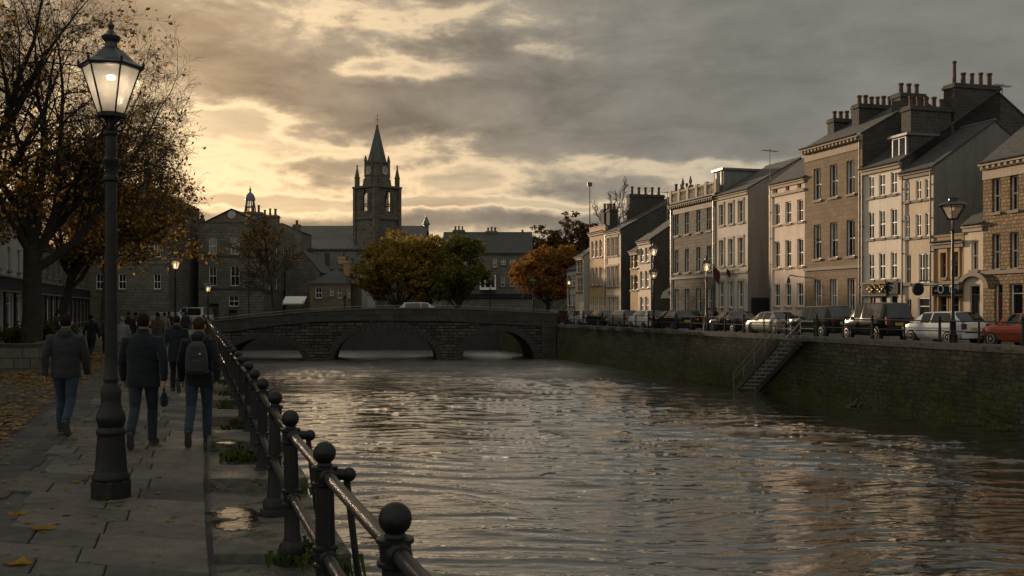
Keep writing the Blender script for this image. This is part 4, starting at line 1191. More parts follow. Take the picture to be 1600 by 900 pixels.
# lantern cupola behind
Yc = 140; zb = Z(338,Yc)
root = thing('roof_lantern', 'slender open cupola with a spike standing behind the pediment block chimneys', 'cupola', (X(391,Yc),Yc,0))
q = MB()
q.box(-2,2,-2,2,0,zb-.4,M['left_brown']); q.build('base', root)
q = MB()
for k in range(6):
    a = 2*PI*k/6; q.tube([(.95*math.cos(a),.95*math.sin(a),zb-.4),(.5*math.cos(a),.5*math.sin(a),Z(313,Yc))], .09, M['lead'], 5)
for z, r in ((zb+.6,.8),(zb+1.3,.66)): q.tube([(r*math.cos(t*PI/6),r*math.sin(t*PI/6),z) for t in range(13)], .06, M['lead'], 5)
q.build('frame', root)
q = MB(); zt_ = Z(313,Yc); q.lathe([(.75,zt_),(.7,zt_+.25),(.55,zt_+.7),(.3,zt_+1.0),(.18,zt_+1.05),(.12,zt_+1.4),(.2,zt_+1.5),(.06,zt_+1.7),(.03,Z(290,Yc))], M['lead'], 10); q.build('dome', root)
# brown range between
h = FB(240, 312, 127)
ops = [h.win(292.5,304,387.5,412,'grid'), h.win(291,304,429,452), h.win(270,280.5,429,452), h.win(247,257,440,455)]
ops = [o[:4]+('sash',) for o in ops]
root, rf = building('brown_range', 'brown stone range with a brown slate roof left of the pediment block', h.org, 0, h.W+1, 10, h.z(380.5), M['left_brown'], ops, ('gable',2.6), side=M['left_brown'], roofmat=M['slate_dark'], cornice=M['grey_stone'], cat='building', group=GB,
    doors=((h.x(238+6),h.x(254),h.z(468),M['white_dull']),(h.x(270),h.x(283),h.z(470),M['dark_paint']),(h.x(292),h.x(305),h.z(470),M['dark_paint'])), string=(h.z(455),))
# tall dark block behind the trees
h = FB(120, 263.5, 111)
ops = [h.win(a,c,t,b_)[:4]+('sash',) for a,c in ((150,162),(185,197),(240,251)) for t,b_ in ((332,350),(378,402),(428,452))]
root, rf = building('tall_dark_block', 'tall dark stone block with a hipped roof and corner finial behind the autumn trees', h.org, 0, h.W, 11, h.z(312), M['left_stone'], ops, ('hip',2.6), roofmat=M['slate_dark'], cornice=M['grey_stone'], cdepth=.4, cat='building', group=GB, string=(h.z(412),))
q = MB(); q.lathe([(.32,0),(.32,.5),(.4,.6),(.2,.8),(.28,1.1),(.05,1.8)], M['left_stone'], 8, (h.W-.3,.3,h.z(312))); q.build('finial', rf)
q = MB(); q.lathe([(.5,0),(.5,.8),(.6,.9),(.45,1.2),(.6,1.6),(.1,2.0)], M['left_stone'], 8, (h.x(203),5.5,h.z(312)+2.4)); q.build('urn', rf)
# little houses under the church
h = FB(440, 500, 128)
building('gabled_cottage', 'dark gabled cottage half hidden behind the small bare tree', (X(446,128),128,0), 0, (500-446)/F*128, 9, h.z(425), M['left_stone'], [], ('front',2.6), roofmat=M['slate_dark'], cat='building', group=GB)
h = FB(484, 548, 124)
ops = [h.win(a,c,t,b_)[:4]+('sash',) for a,c,t,b_ in ((493,503,449,466),(516,521,450,462),(528,534,449,466),(543,547,451,466))]
root, rf = building('low_hip_house', 'low brown house with a dark hipped roof near the bridge crown', h.org, 0, h.W, 9, h.z(443), M['left_brown'], ops, ('hip',2.0), roofmat=M['slate_dark'], cat='building', group=GB, doors=((h.x(537),h.x(541),h.z(462),M['dark_paint']),), ch=((h.x(532),5,.8,.8,4,8.0,1,M['gold_stone']),))
h = FB(545, 574, 136)
ops = [h.win(a,c,t,b_)[:4]+('sash1',) for a,c,t,b_ in ((549,551.5,429,440),(554,557,431,439),(553,558,447,456),(560,563.5,437,449),(554,559,463,475))]
building('white_gable_house', 'small white house below the church beside the amber tree', h.org, 0, h.W, 8, h.z(421), M['white_dull'], ops, ('gable',1.9), cat='building', group=GB, ch=((h.x(559),3,.7,.7,7,h.z(402),2,M['grey_harl']),(h.x(546),2.5,.8,1.6,5,h.z(409),1,M['dark_rubble'])))
h = FB(466, 548, 146)
building('slate_range', 'grey stone range with a big pale slate roof in front of the church aisle', h.org, 0, h.W, 11, h.z(421), M['left_stone'], [], ('gable',2.6), roofmat=M['slate'], cat='building', group=GB, ch=((h.x(509),1.2,.6,.6,5,h.z(395),1,M['dark_rubble']),(h.x(533),2.0,1.4,.7,5,h.z(400),2,M['gold_stone']),(h.x(476),4,.7,.9,5,h.z(385),1,M['dark_rubble'])))
h = FB(410, 470, 150)
building('stone_end_house', 'narrow stone house with chimney behind the bare tree', h.org, 0, h.W, 8, h.z(362), M['left_stone'], [], ('front',1.2), roofmat=M['slate_dark'], cat='building', group=GB, ch=((h.W-.8,1,1.0,.9,8,h.z(350),2,M['left_stone']),))
# long dark range on the right of the trees
h = FB(690, 832, 152)
ops = [h.win(a,c,t,b_)[:4]+('sash',) for a,c,t,b_ in ((770,776,404,418),(783,790,405,414),(797,803,405,414),(812,818,405,414),(783,789,433,448),(797,803,433,448),(812,818,433,448),(706,712,433,448),(722,728,405,416))]
root, rf = building('slate_terrace', 'long dark terrace with a big slate roof and a white bay window', h.org, 0, h.W, 11, h.z(395), M['left_stone'], ops, ('gable',3.4), roofmat=M['slate'], cornice=M['grey_stone'], cat='building', group=GB, sillm=M['grey_stone'],
    ch=((h.x(714),5.5,1.8,.9,9,h.z(355),3,M['left_stone'],None,'x'),(h.x(767),5.5,1.8,.9,9,h.z(357),3,M['left_stone'],None,'x'),(h.x(817),5.5,.6,.6,9,h.z(361),1,M['left_stone'])))
q = MB(); q.box(h.x(750),h.x(775),-1.1,-.003,h.z(453),h.z(429),M['white_paint']); q.box(h.x(748),h.x(777),-1.3,-.003,h.z(429)+.001,h.z(427),M['lead'])
for a, c in ((752,757),(759.5,765.5),(768,773)): q.box(h.x(a),h.x(c),-1.13,-1.101,h.z(449),h.z(432),M['pane_dark'])
q.build('bay_window', root)
q = MB(); q.box(-.0,h.W,-.3,-.003,h.z(466),h.z(459),M['sign_dark']); q.build('fascia', root)
h = FB(826, 900, 160)
building('street_end_house', 'dark house closing the street behind the rust coloured tree', h.org, 0, h.W, 10, h.z(430), M['left_stone'], [h.win(a,c,438,452)[:4]+('sash',) for a,c in ((840,845),(860,865),(878,883))], ('gable',3), roofmat=M['slate_dark'], cat='building', group=GB)

# ---- left-hand street front behind the trees (faces the river)
def left_house(name, label, Y0, Y1, H, wall, roof, rows, a=12.0, shop=True, n=None):
    ang = math.atan2(1, -.316)
    org = (-a-.316*Y0, Y0, 0); W = (Y1-Y0)*1.0487
    n = n or max(2, int(W/3.2)); ops = []
    for zb, zt in rows:
        for k in range(n):
            x = W*(k+.5)/n; ops.append((x-.55,x+.55,zb,zt,'sash'))
    if shop:
        for k in range(n):
            x = W*(k+.5)/n; ops.append((x-W/n*.36,x+W/n*.36,.5,2.7,'shop'))
    root, rf = building(name, label, org, ang, W, 9, H, wall, ops, roof, cat='building', group='buildings along the left street', cornice=M['grey_stone'], roofmat=M['slate_dark'], dep=.25)
    if shop:
        shopfront(root, .2, W-.2, 3.0, 3.8, M['sign_dark'], .2)
        q = MB()
        for k in range(n+1):
            q = MB(); x = min(max(W*k/n,.25),W-.25); q.box(x-.16,x+.16,-.14,-.003,0,2.98,M['void']); q.build('pilaster', root)
    return root
left_house('white_shop_building', 'pale rendered shop building behind the big sycamore trunk', 48, 72, 7.8, M['white_dull'], ('gable',2.3), ((4.3,5.8),))
left_house('brown_shop_building', 'brown stone shop building nearest the eye on the left street, behind the planter', 20, 47.95, 7.4, M['left_brown'], ('gable',2.2), ((4.4,6.2),))
left_house('grey_shop_building', 'grey stone shop building farther along the left street', 72.05, 110, 6.9, M['left_stone'], ('gable',1.7), ((4.4,6.0),))

# ------------------------------------------------------------------ the church
def make_church():
    Yc = 205.0; base = 0.2
    root = thing('church', 'large stone church with clock tower, spire and long slate roofs', 'church', (X(589,Yc),Yc,base))
    def x(p): return (p-589)/F*Yc
    def z(py): return Z(py,Yc)-base
    # nave and aisle
    q = MB(); x0, x1 = x(437), x(661); ze = z(374); zr = z(347)
    q.box(x0+.4,x1-.4,5,19,-.2,ze,M['church_stone']); q.poly([(x1-.4,5,ze),(x1-.4,19,ze),(x1-.4,12,zr-.1)], M['church_stone']); q.poly([(x0+.4,19,ze),(x0+.4,5,ze),(x0+.4,12,zr-.1)], M['church_stone'])
    za0, za1 = z(391), z(373.5)
    q.box(x0+1,x1-5,-3,4.99,-.2,za0,M['church_stone'])
    for i in range(11): 
        xx = x0+3+i*2.6; q.box(xx-.35,xx+.35,-3.5,-3.001,0,za0-.6,M['church_stone'])
    q.build('nave_wall', root)
    q = MB()
    def slab(a): 
        lo = a; hi = [(p[0],p[1],p[2]+.25) for p in a]
        q.add(lo+hi, [(3,2,1,0),(4,5,6,7)] + [(i,(i+1)%4,4+(i+1)%4,4+i) for i in range(4)], M['slate_pale'])
    slab([(x0,4.4,ze-.2),(x1,4.4,ze-.2),(x1,12,zr),(x0,12,zr)]); slab([(x1,19.6,ze-.2),(x0,19.6,ze-.2),(x0,12,zr),(x1,12,zr)])
    slab([(x0+.6,-3.6,za0-.1),(x1-4.6,-3.6,za0-.1),(x1-4.6,4.3,za1),(x0+.6,4.3,za1)])
    rf = q.build('roof', root)
    q = MB(); zz = z(347); q.lathe([(.5,zz-1),(.6,zz+.4),(.9,zz+.5),(.5,zz+1.4),(.15,zz+2.2),(.06,z(327))], M['lead'], 8, (x(658),12,0)); q.build('fleche', rf)
    # tower, turned a little so that two faces show
    tw = bpy.data.objects.new('tower', None)
    T = MB(); hw = 3.25
    rot = Matrix.Rotation(R(-41),4,'Z')
    tc = (0, 0.4)
    T.T = Matrix.Translation((tc[0],tc[1],0)) @ rot
    zs = z(318.5); zt = z(293); z1 = z(342)
    st = M['church_stone']
    def tface(k, lo, hi, ops):
        T.T = Matrix.Translation((tc[0],tc[1],0)) @ rot @ Matrix.Rotation(PI/2*k,4,'Z') @ Matrix.Translation((-hw,-hw,0))
        mb = T; W = 2*hw
        xs = sorted(set([0,W]+[o[0] for o in ops]+[o[1] for o in ops])); zs_ = sorted(set([lo,hi]+[o[2] for o in ops]+[o[3] for o in ops]))
        for a, b_ in zip(xs, xs[1:]):
            for c, d in zip(zs_, zs_[1:]):
                if any(o[0] < (a+b_)/2 < o[1] and o[2] < (c+d)/2 < o[3] for o in ops): continue
                mb.quad((a,0,c),(b_,0,c),(b_,0,d),(a,0,d), st)
    zb0, zb1 = z(331), z(309)
    for k in range(4):
        c = hw; ops = []
        for i in range(5):                              # stepped pointed arch head
            wv = .8 if i == 0 else .8*math.cos(i*.32)
            ops.append((c-wv,c+wv,zb0 if i == 0 else zb1+(i-1)*.35, zb1 if i == 0 else zb1+i*.35))
        tface(k, -.2, zt, ops)
        for o in ops[:1]:
            T.quad((o[0],0,o[2]),(o[0],.3,o[2]),(o[0],.3,zb1+1.2),(o[0],0,zb1+1.2), st); T.quad((o[1],.3,o[2]),(o[1],0,o[2]),(o[1],0,zb1+1.2),(o[1],.3,zb1+1.2), st)
        for dx in (0,):
            T.box(c-.08,c+.08,.15,.3,zb0,zb1+1.3,st)
        T.box(c-.8,c+.8,.15,.3,zb0+1.3,zb0+1.5,st)
        # corner buttresses, string courses, small lower lancet recess
        for xx in (-.18, 2*hw-.55): T.box(xx,xx+.75,-.35,.3,-.2,zt-.2,st)
        T.box(-.2,2*hw+.2,-.3,.1,z1-.25,z1+.2,M['coping']); T.box(-.3,2*hw+.3,-.45,.1,zt-.3,zt+.15,M['coping'])
        T.box(c-1.3,c+1.3,-.12,-.001,zb1+1.9,zb1+2.1,st)
        for xx in (-1.5,1.15): T.box(c+xx,c+xx+.35,-.16,-.001,zb0-.3,zb1+.5,st)
    T.T = None
    tower = T.build('tower', root)
    # corner pinnacles
    for sx, sy in ((1,1),(1,-1),(-1,1),(-1,-1)):
        p = rot @ Vector((sx*(hw-.35), sy*(hw-.35), 0)); q = MB(); c = (p.x+tc[0], p.y+tc[1], 0)
        q.lathe([(.54,zt-.2),(.54,z(279)),(.66,z(279)+.1),(.66,z(278)),(.5,z(276.5)),(.1,z(261)),(.22,z(260)),(.05,z(257.5))], st, 8, c, R(22.5)); q.build('pinnacle', tower)
    # octagonal lantern stage with four clocks and the spire
    zl = z(257)
    q = MB(); q.lathe([(3.2,zt-.1),(2.95,z(281)),(2.6,z(278)),(2.5,zl),(2.72,zl+.1),(2.72,zl+.4),(2.0,zl+.45)], st, 8, (tc[0],tc[1],0), R(-41+22.5)); 
    for k in range(8):
        a = R(-41+22.5)+k*PI/4; q.lathe([(.26,z(277)),(.24,zl+.6),(.32,zl+.7),(.05,zl+1.8)], st, 6, (tc[0]+2.55*math.cos(a),tc[1]+2.55*math.sin(a),0))
    q.build('lantern_stage', tower)
    for k in range(4):
        a = R(-41-90)+k*PI/2; n = Vector((math.cos(a),math.sin(a),0)); r = 1.3; zc = z(267.5)
        q = MB(); q.lathe([(1.04,-.04),(1.04,.16),(.9,.18),(.9,.05)], M['trim_dark'], 24, cap=False); q.lathe([(.91,-.02),(.91,.08)], M['clock_face'], 24)
        for i in range(12):
            t = 2*PI*i/12; q.tube([(.62*math.cos(t),.62*math.sin(t),.1),(.82*math.cos(t),.82*math.sin(t),.1)], .05, M['clock_hand'], 4)
        q.tube([(0,0,.12),(.05,.7,.12)], .06, M['clock_hand'], 4); q.tube([(0,0,.12),(.33,-.36,.12)], .07, M['clock_hand'], 4)
        q.tube([(.36*math.cos(t*PI/8),.36*math.sin(t*PI/8),.1) for t in range(17)], .04, M['clock_hand'], 4)
        o = q.build('clock', tower); o.location = Vector((tc[0],tc[1],zc)) + n*2.33
        o.rotation_euler = n.to_track_quat('Z','Y').to_euler()
    q = MB(); q.lathe([(2.3,zl+.3),(1.95,z(249)),(.2,z(197)),(.3,z(196.5)),(.3,z(195.5)),(.1,z(194.5))], M['spire'], 8, (tc[0],tc[1],0), R(-41+22.5))
    for k in range(4):
        a = R(-41-90)+k*PI/2; T2 = Matrix.Translation((tc[0]+1.6*math.cos(a),tc[1]+1.6*math.sin(a),0)) @ Matrix.Rotation(a+PI/2,4,'Z'); q.T = T2
        q.add([(-.55,-.3,zl+.4),(.55,-.3,zl+.4),(.55,1.0,zl+.4),(-.55,1.0,zl+.4),(-.55,-.3,zl+1.3),(.55,-.3,zl+1.3),(0,-.3,zl+2.6),(0,1.1,zl+2.6)],
              [(0,1,5,6,4),(5,7,6),(4,6,7),(1,2,7,5),(3,0,4,7)], st); q.T = None
    q.build('spire', tower)
    q = MB(); q.tube([(tc[0],tc[1],z(195)),(tc[0],tc[1],z(178))], .06, M['lead'], 5); q.box(tc[0]-.5,tc[0]+.5,tc[1]-.05,tc[1]+.05,z(187),z(186.3),M['lead']); q.build('weathervane', tower)
M['spire'] = plain('spire_slate', (.062,.065,.062), .6, var=.35, scale=1.5)
make_church()

Ya = 113
root = thing('market_awning', 'small stall with a pale awning and orange edge before the gabled cottage', 'stall', (X(457,Ya),Ya,.1))
q = MB(); w_ = 17/F*Ya; q.add([(-w_,0,Z(476,Ya)),(w_,0,Z(476,Ya)),(w_,2.0,Z(464,Ya)),(-w_,2.0,Z(464,Ya))], [(0,1,2,3)], M['sign_white']); q.box(-w_,w_,-.06,-.003,Z(478,Ya),Z(475.5,Ya),M['ochre']); q.build('awning', root)
q = MB(); q.box(-w_+.1,w_-.1,.6,1.9,-.1,1.1,M['trim_dark']); q.build('counter', root)
for sx in (-1,1):
    for yy in (.1,1.9):
        q = MB(); q.tube([(sx*(w_-.08),yy,-.1),(sx*(w_-.08),yy,Z(470,Ya)-.1)], .04, M['dark_paint'], 6); q.build('post', root)

def aerial(px, py, Y, label):
    r = thing('tv_aerial', label, 'aerial', (X(px,Y),Y,Z(py,Y)), .5, 'aerials on the right roofs'); q = MB()
    q.tube([(0,0,-1.5),(0,0,1.5)], .03, M['galv'], 5); q.build('pole', r)
    q = MB(); q.tube([(-.8,0,1.35),(.8,0,1.35)], .025, M['galv'], 5)
    for k in range(7): x = -.75+.25*k; q.tube([(x,-.3,1.35),(x,.3,1.35)], .014, M['galv'], 4)
    q.build('antenna', r)
aerial(1566,166,65.5,'thin aerial on the tall dark gable at the right')
aerial(1043,322,99,'thin aerial on the long chimney of the tall cream house')
aerial(1203,262,80,'thin aerial on the roof of the pale grey house')
# ------------------------------------------------------------------ trees
class TreeB:
    def __init__(s, seed): s.rng = random.Random(seed); s.br = []; s.tips = []
    def grow(s, p, d, L, r, lev, P):
        rng = s.rng; n = P['seg'][lev]; pts = [p.copy()]; rad = [r]; wob = P['wob'][lev]; up = P['up'][lev]
        rend = r*P['taper'][lev]
        dirs = []
        for i in range(n):
            d = (d + Vector((rng.gauss(0,wob),rng.gauss(0,wob),rng.gauss(0,wob)+up))).normalized()
            p = p + d*(L/n); pts.append(p.copy()); dirs.append(d.copy()); rad.append(r+(rend-r)*(i+1)/n)
        s.br.append((lev, pts, rad))
        if lev+1 >= len(P['seg']):
            s.tips.append((pts, lev)); return
        s.grow(pts[-1], dirs[-1], L*.34, rend, lev+1, P)           # the leader goes on into finer wood
        nc = P['n'][lev]; nc = nc if isinstance(nc, int) else rng.randint(*nc)
        for k in range(nc):
            t = P['from'][lev] + (1-P['from'][lev])*((k+rng.random())/nc)
            t = min(t, .999); i = min(int(t*n), n-1); f = t*n-i
            q = pts[i].lerp(pts[i+1], f); dd = dirs[i]
            ax = dd.orthogonal().normalized(); ax.rotate(Matrix.Rotation(rng.uniform(0,2*PI)+k*2.4, 3, dd))
            a = R(rng.uniform(*P['ang'][lev])); c = dd.copy(); c.rotate(Matrix.Rotation(a, 3, ax))
            rr = (rad[i]+(rad[i+1]-rad[i])*f)*P['rr'][lev]
            s.grow(q, c, L*P['len'][lev]*rng.uniform(.7,1.15)*(1.15-.45*t if lev else 1), rr, lev+1, P)
    def build(s, root, trunk_lev, nsides, leaf=None, twigmat=None, minr=.004):
        t = MB(); w = MB()
        for lev, pts, rad in s.br:
            rad = [max(x, minr) for x in rad]
            if lev <= trunk_lev: t.tube(pts, rad, M['bark'], nsides[lev], cap=False)
            else: w.tube(pts, rad, twigmat or M['twig'], nsides[lev], cap=False)
        t.build('trunk', root, smooth=70)
        if w.v: w.build('twigs', root)
def leaves(root, name, pts, mats, rng, size, spread, weights=None, droop=.3):
    vs = []; fs = []; mi = []
    for p in pts:
        q = p + Vector((rng.gauss(0,spread),rng.gauss(0,spread),rng.gauss(0,spread)))
        a = Vector((rng.gauss(0,1),rng.gauss(0,1),rng.gauss(0,1)-droop)).normalized(); b_ = a.orthogonal().normalized(); b_.rotate(Matrix.Rotation(rng.uniform(0,6.28),3,a))
        s = size*rng.uniform(.6,1.3); k = len(vs)
        vs += [tuple(q-a*s), tuple(q+b_*s*.55+a*s*.1), tuple(q+a*s), tuple(q-b_*s*.55+a*s*.1)]
        fs.append((k,k+1,k+2,k+3)); mi.append(rng.choices(range(len(mats)), weights)[0])
    me = bpy.data.meshes.new(name); me.from_pydata(vs, [], fs)
    for m in mats: me.materials.append(m)
    me.polygons.foreach_set('material_index', mi); me.update()
    o = bpy.data.objects.new(name, me); COL.objects.link(o); o.parent = root
    return o

def bare_tree(name, label, base, H, seed, r0=.35, lean=(0,0,1), P=None, leafn=0, mats=None, lsize=.07, zmax=None, trunkL=None, group=None, filt=None, minr=.004, weights=None):
    root = thing(name, label, 'tree', base, 0, group)
    T = TreeB(seed)
    T.grow(Vector((0,0,-.1)), Vector(lean).normalized(), trunkL or H*.35, r0, 0, P)
    ns = [10,8,6,4,3,3]
    T.build(root, 1, ns, minr=minr)
    if leafn:
        rng = random.Random(seed+1); c = []
        for pts, lev in T.tips:
            for p in pts[1:]:
                if filt is None or rng.random() < filt(p): c.append(p)
        if c:
            leaves(root, 'crown', [rng.choice(c) for _ in range(leafn)], mats, rng, lsize, .10, weights)
    return root, T
PB = dict(seg=[6,8,7,6,5], wob=[.05,.12,.16,.2,.22], up=[.02,.05,.03,.015,.0], taper=[.75,.12,.15,.25,.5], n=[9,13,12,8], ang=[(16,56),(30,65),(28,65),(25,65)],
          rr=[.55,.5,.5,.55], len=[2.15,.46,.46,.5]); PB['from'] = [.72,.22,.15,.12]
# big sycamore: fork at 3.6 m, bare at the top, gold leaves low down
root, TA = bare_tree('sycamore_tree', 'big half bare sycamore nearest the lamp, forked trunk rising from the planter', (-16.1,33.4,.62), 13, 6, .35, (0.02,0,1), PB, 6500,
    [M['leaf_dusk'],M['leaf_brown'],M['leaf_gold'],M['leaf_amber']], .08, trunkL=3.6, group='street trees along the left promenade',
    filt=lambda p: .05 + (.95 if p.z < 5.5 else (.3 if p.z < 7 else 0)), weights=(3,3,3.4,2.2))
PB2 = dict(PB); PB2.update(n=[9,12,10,6], len=[1.75,.45,.46,.5], up=[.02,.07,.03,.01,-.01], ang=[(10,44),(30,65),(28,65),(25,65)]); 
root, TB = bare_tree('maple_tree', 'golden leaved tree second from the planter end, behind the big sycamore', (-20.9,46,.3), 10, 24, .24, (.05,0,1), PB2, 11000,
    [M['leaf_dusk'],M['leaf_brown'],M['leaf_gold'],M['leaf_amber']], .10, trunkL=3.6, group='street trees along the left promenade', filt=lambda p: .06+(.9 if p.z < 6 else .15 if p.z < 8 else 0), weights=(4,3,3.4,1.8), minr=.006)
root, TC = bare_tree('lime_tree', 'third autumn tree of the left promenade, beyond the planter', (-24.6,60,.3), 10, 39, .24, (-.02,0,1), PB2, 14000,
    [M['leaf_dusk'],M['leaf_brown'],M['leaf_gold'],M['leaf_amber']], .11, trunkL=4.4, group='street trees along the left promenade', filt=lambda p: .06+(.9 if p.z < 7.5 else .15 if p.z < 9 else 0), weights=(4,3,3.4,1.8), minr=.008)
PB3 = dict(PB); PB3.update(n=[6,8,8,6], len=[2.0,.48,.5,.5])
root, TD = bare_tree('sycamore_tree', 'bare tree at the far left edge whose limbs reach in from outside the picture', (-17.9,31.9,.62), 13, 64, .42, (0,0,1), PB3, 3800,
    [M['leaf_dusk'],M['leaf_brown'],M['leaf_gold']], .085, trunkL=4.2, group='street trees along the left promenade', filt=lambda p: .25+(.9 if p.z < 6 else 0), weights=(4,3,2))
# small bare tree beside the pediment block
PS = dict(seg=[6,6,5,4], wob=[.04,.12,.16,.2], up=[.03,.05,.05,.03], taper=[.5,.3,.3,.5], n=[13,9,7], ang=[(25,60),(25,60),(25,60)], rr=[.5,.5,.55], len=[.48,.5,.5]); PS['from'] = [.28,.2,.15]
root, TS = bare_tree('young_tree', 'young almost bare tree with a few amber leaves in front of the pediment block', (X(430,107),107,0.2), 8.5, 5, .17, (0,0,1), PS, 1500, [M['leaf_amber'],M['leaf_gold'],M['leaf_brown']], .15, trunkL=8.2, minr=.022, filt=lambda p: .2+.8*(p.z > 6.5))
root, TS2 = bare_tree('bare_tree', 'leafless tree showing above the roofs at the far end of the terrace', (X(968,150),150,0.2), 14, 15, .2, (0,0,1), PS, 0, trunkL=13.2, minr=.03)

def leafy_tree(name, label, base, H, Rr, seed, mats, weights, nclump, nleaf, lsize, trunkh=2.2, squash=1.0, group=None, lobes=9):
    rng = random.Random(seed); root = thing(name, label, 'tree', base, 0, group)
    T = MB(); ctr = Vector((0,0,trunkh+(H-trunkh)*.5)); rz = (H-trunkh)*.52
    # lobes: big irregular masses, each with its own clumps
    L = []
    for i in range(lobes):
        a = 2*PI*i/lobes*1.618+rng.uniform(-.4,.4); u = rng.uniform(-.75,.85); rr = math.sqrt(1-min(.95,u*u))
        c = ctr + Vector((math.cos(a)*rr*Rr*.64, math.sin(a)*rr*Rr*.64, u*rz*.68)); L.append((c, rng.uniform(.24,.48)*Rr))
    L.append((ctr+Vector((0,0,rz*.55)), .5*Rr)); L.append((ctr, .55*Rr))
    T.tube([Vector((0,0,-.2)),Vector((.05,0,trunkh*.6)),Vector((0,.05,trunkh*1.2)),ctr],[.03*H,.024*H,.02*H,.008*H], M['bark'], 8)
    for c, r in L:
        s = Vector((0,0,trunkh*rng.uniform(.8,1.3))); m = s.lerp(c,.5)+Vector((0,0,-.1*Rr)); T.tube([s,m,c],[.012*H,.008*H,.003*H], M['bark'], 5)
    clumps = []
    for i in range(nclump):
        c, r = L[rng.randrange(len(L))]
        v = Vector((rng.gauss(0,1),rng.gauss(0,1),rng.gauss(0,1)*.9)).normalized()*r*(rng.random()**.4)
        p = c+v
        if p.z < trunkh*.55: continue
        clumps.append((p, rng.uniform(.5,1.1)))
        if rng.random() < .25: T.tube([c.lerp(p,.2),c.lerp(p,.6)+Vector((0,0,-.05)),p],[.03,.02,.01], M['twig'], 3, cap=False)
    T.build('trunk', root, smooth=60)
    pts = []; 
    for _ in range(nleaf):
        p, s = clumps[rng.randrange(len(clumps))]
        pts.append(p+Vector((rng.gauss(0,.34*s),rng.gauss(0,.34*s),rng.gauss(0,.24*s))))
    leaves(root, 'crown', pts, mats, rng, lsize, .04, weights)
    return root
G2 = 'autumn trees beyond the bridge'
leafy_tree('autumn_tree', 'broad amber leaved tree below the church, left of the green tree', (X(622,125),125,.2), 11.3, 6.0, 7, [M['leaf_amber'],M['leaf_olive'],M['leaf_gold'],M['leaf_brown']], (4,2.8,.8,1.2), 520, 19000, .2, 1.6, group=G2, lobes=11)
leafy_tree('autumn_tree', 'dark amber tree squeezed between the broad amber tree and the green tree', (X(668,128),128,.2), 11.6, 4.4, 27, [M['leaf_amber'],M['leaf_brown'],M['leaf_olive'],M['leaf_gold']], (3,1.5,2.4,.4), 320, 12000, .2, 1.5, group=G2)
leafy_tree('green_tree', 'dark green round tree behind the bridge crown, right of the amber trees', (X(716,121),121,.2), 11.0, 4.3, 9, [M['leaf_green'],M['leaf_olive']], (4,1.6), 380, 14000, .19, 1.7, group=G2)
leafy_tree('rust_tree', 'rust orange tree at the right end of the bridge', (X(856,128),128,.2), 10.2, 5.0, 13, [M['leaf_rust'],M['leaf_brown'],M['leaf_amber']], (4,1.2,.8), 420, 15000, .19, 2.0, group=G2, lobes=10)
leafy_tree('dark_tree', 'tall dark brown tree behind the golden stone house, under the mast', (X(893,172),172,.2), 18.4, 6.2, 17, [M['leaf_dusk'],M['leaf_brown']], (3,1.2), 340, 10500, .26, 4, group=G2)
leafy_tree('dark_tree', 'dark brown tree behind the rust orange tree, left of the taller dark one', (X(846,176),176,.2), 16.6, 5.2, 19, [M['leaf_dusk'],M['leaf_olive']], (3,1.5), 260, 8000, .26, 4, group=G2)

# planter with mossy rim and shrubs at the foot of the sycamores
b = MB()
def plx(Y): return -14.75-.335*(Y-31)
for (ya, yb) in ((31,33.6),(33.62,36.5),(36.52,40),(40.02,44)):
    b.prism([(plx(ya)-.45,ya),(plx(ya),ya),(plx(yb)-.02,yb),(plx(yb)-.45,yb)], -.05, .72, M['left_stone'])
b.box(-45,-15.21,31.0,31.42,-.05,.715,M['left_stone'])
root = thing('planter', 'low stone planter wall with mossy top around the sycamore trunks', 'planter', (0,0,0))
o = b.build('wall', root)
b = MB(); b.prism([(-45,30.96),(-14.71,30.96),(plx(44)+.04,44),(plx(44)-.4,44),(-15.17,31.44),(-45,31.44)], .722, .77, M['moss']); b.build('mossy_rim', root)
b = MB(); b.prism([(-45,31.44),(-15.19,31.44),(plx(44)-.46,44),(-45,44)], .0, .63, M['soil']); b.build('soil', root)
def shrub(label, base, rx, ry, h, seed, n=900, mats=None):
    rng = random.Random(seed); root = thing('shrub', label, 'shrub', base, 0, 'shrubs in the planter')
    st = MB(); pts = []
    for i in range(14):
        a = rng.uniform(0,2*PI); u = rng.random()**.5; e = Vector((rx*u*math.cos(a), ry*u*math.sin(a), h*(1-.6*u*u)*rng.uniform(.7,1)))
        st.tube([(0,0,-.05), tuple(e*.5+Vector((0,0,.1))), tuple(e)], [.02,.014,.006], M['twig'], 4)
        for _ in range(n//14): pts.append(e*rng.uniform(.45,1.05))
    st.build('stem', root); leaves(root, 'foliage', pts, mats or [M['weed'],M['leaf_green'],M['leaf_dusk']], rng, .07, .12)
shrub('low dark shrub in the planter left of the forked trunk', (X(22,34),34,.62), 1.0,.7,.75, 3)
shrub('low dark shrub in the planter right of the forked trunk', (X(68,35.5),35.5,.62), .6,.6,.7, 4)
shrub('dark bushy shrub at the far right corner of the planter', (X(88,38),38.5,.62), .6,.6,.8, 6)

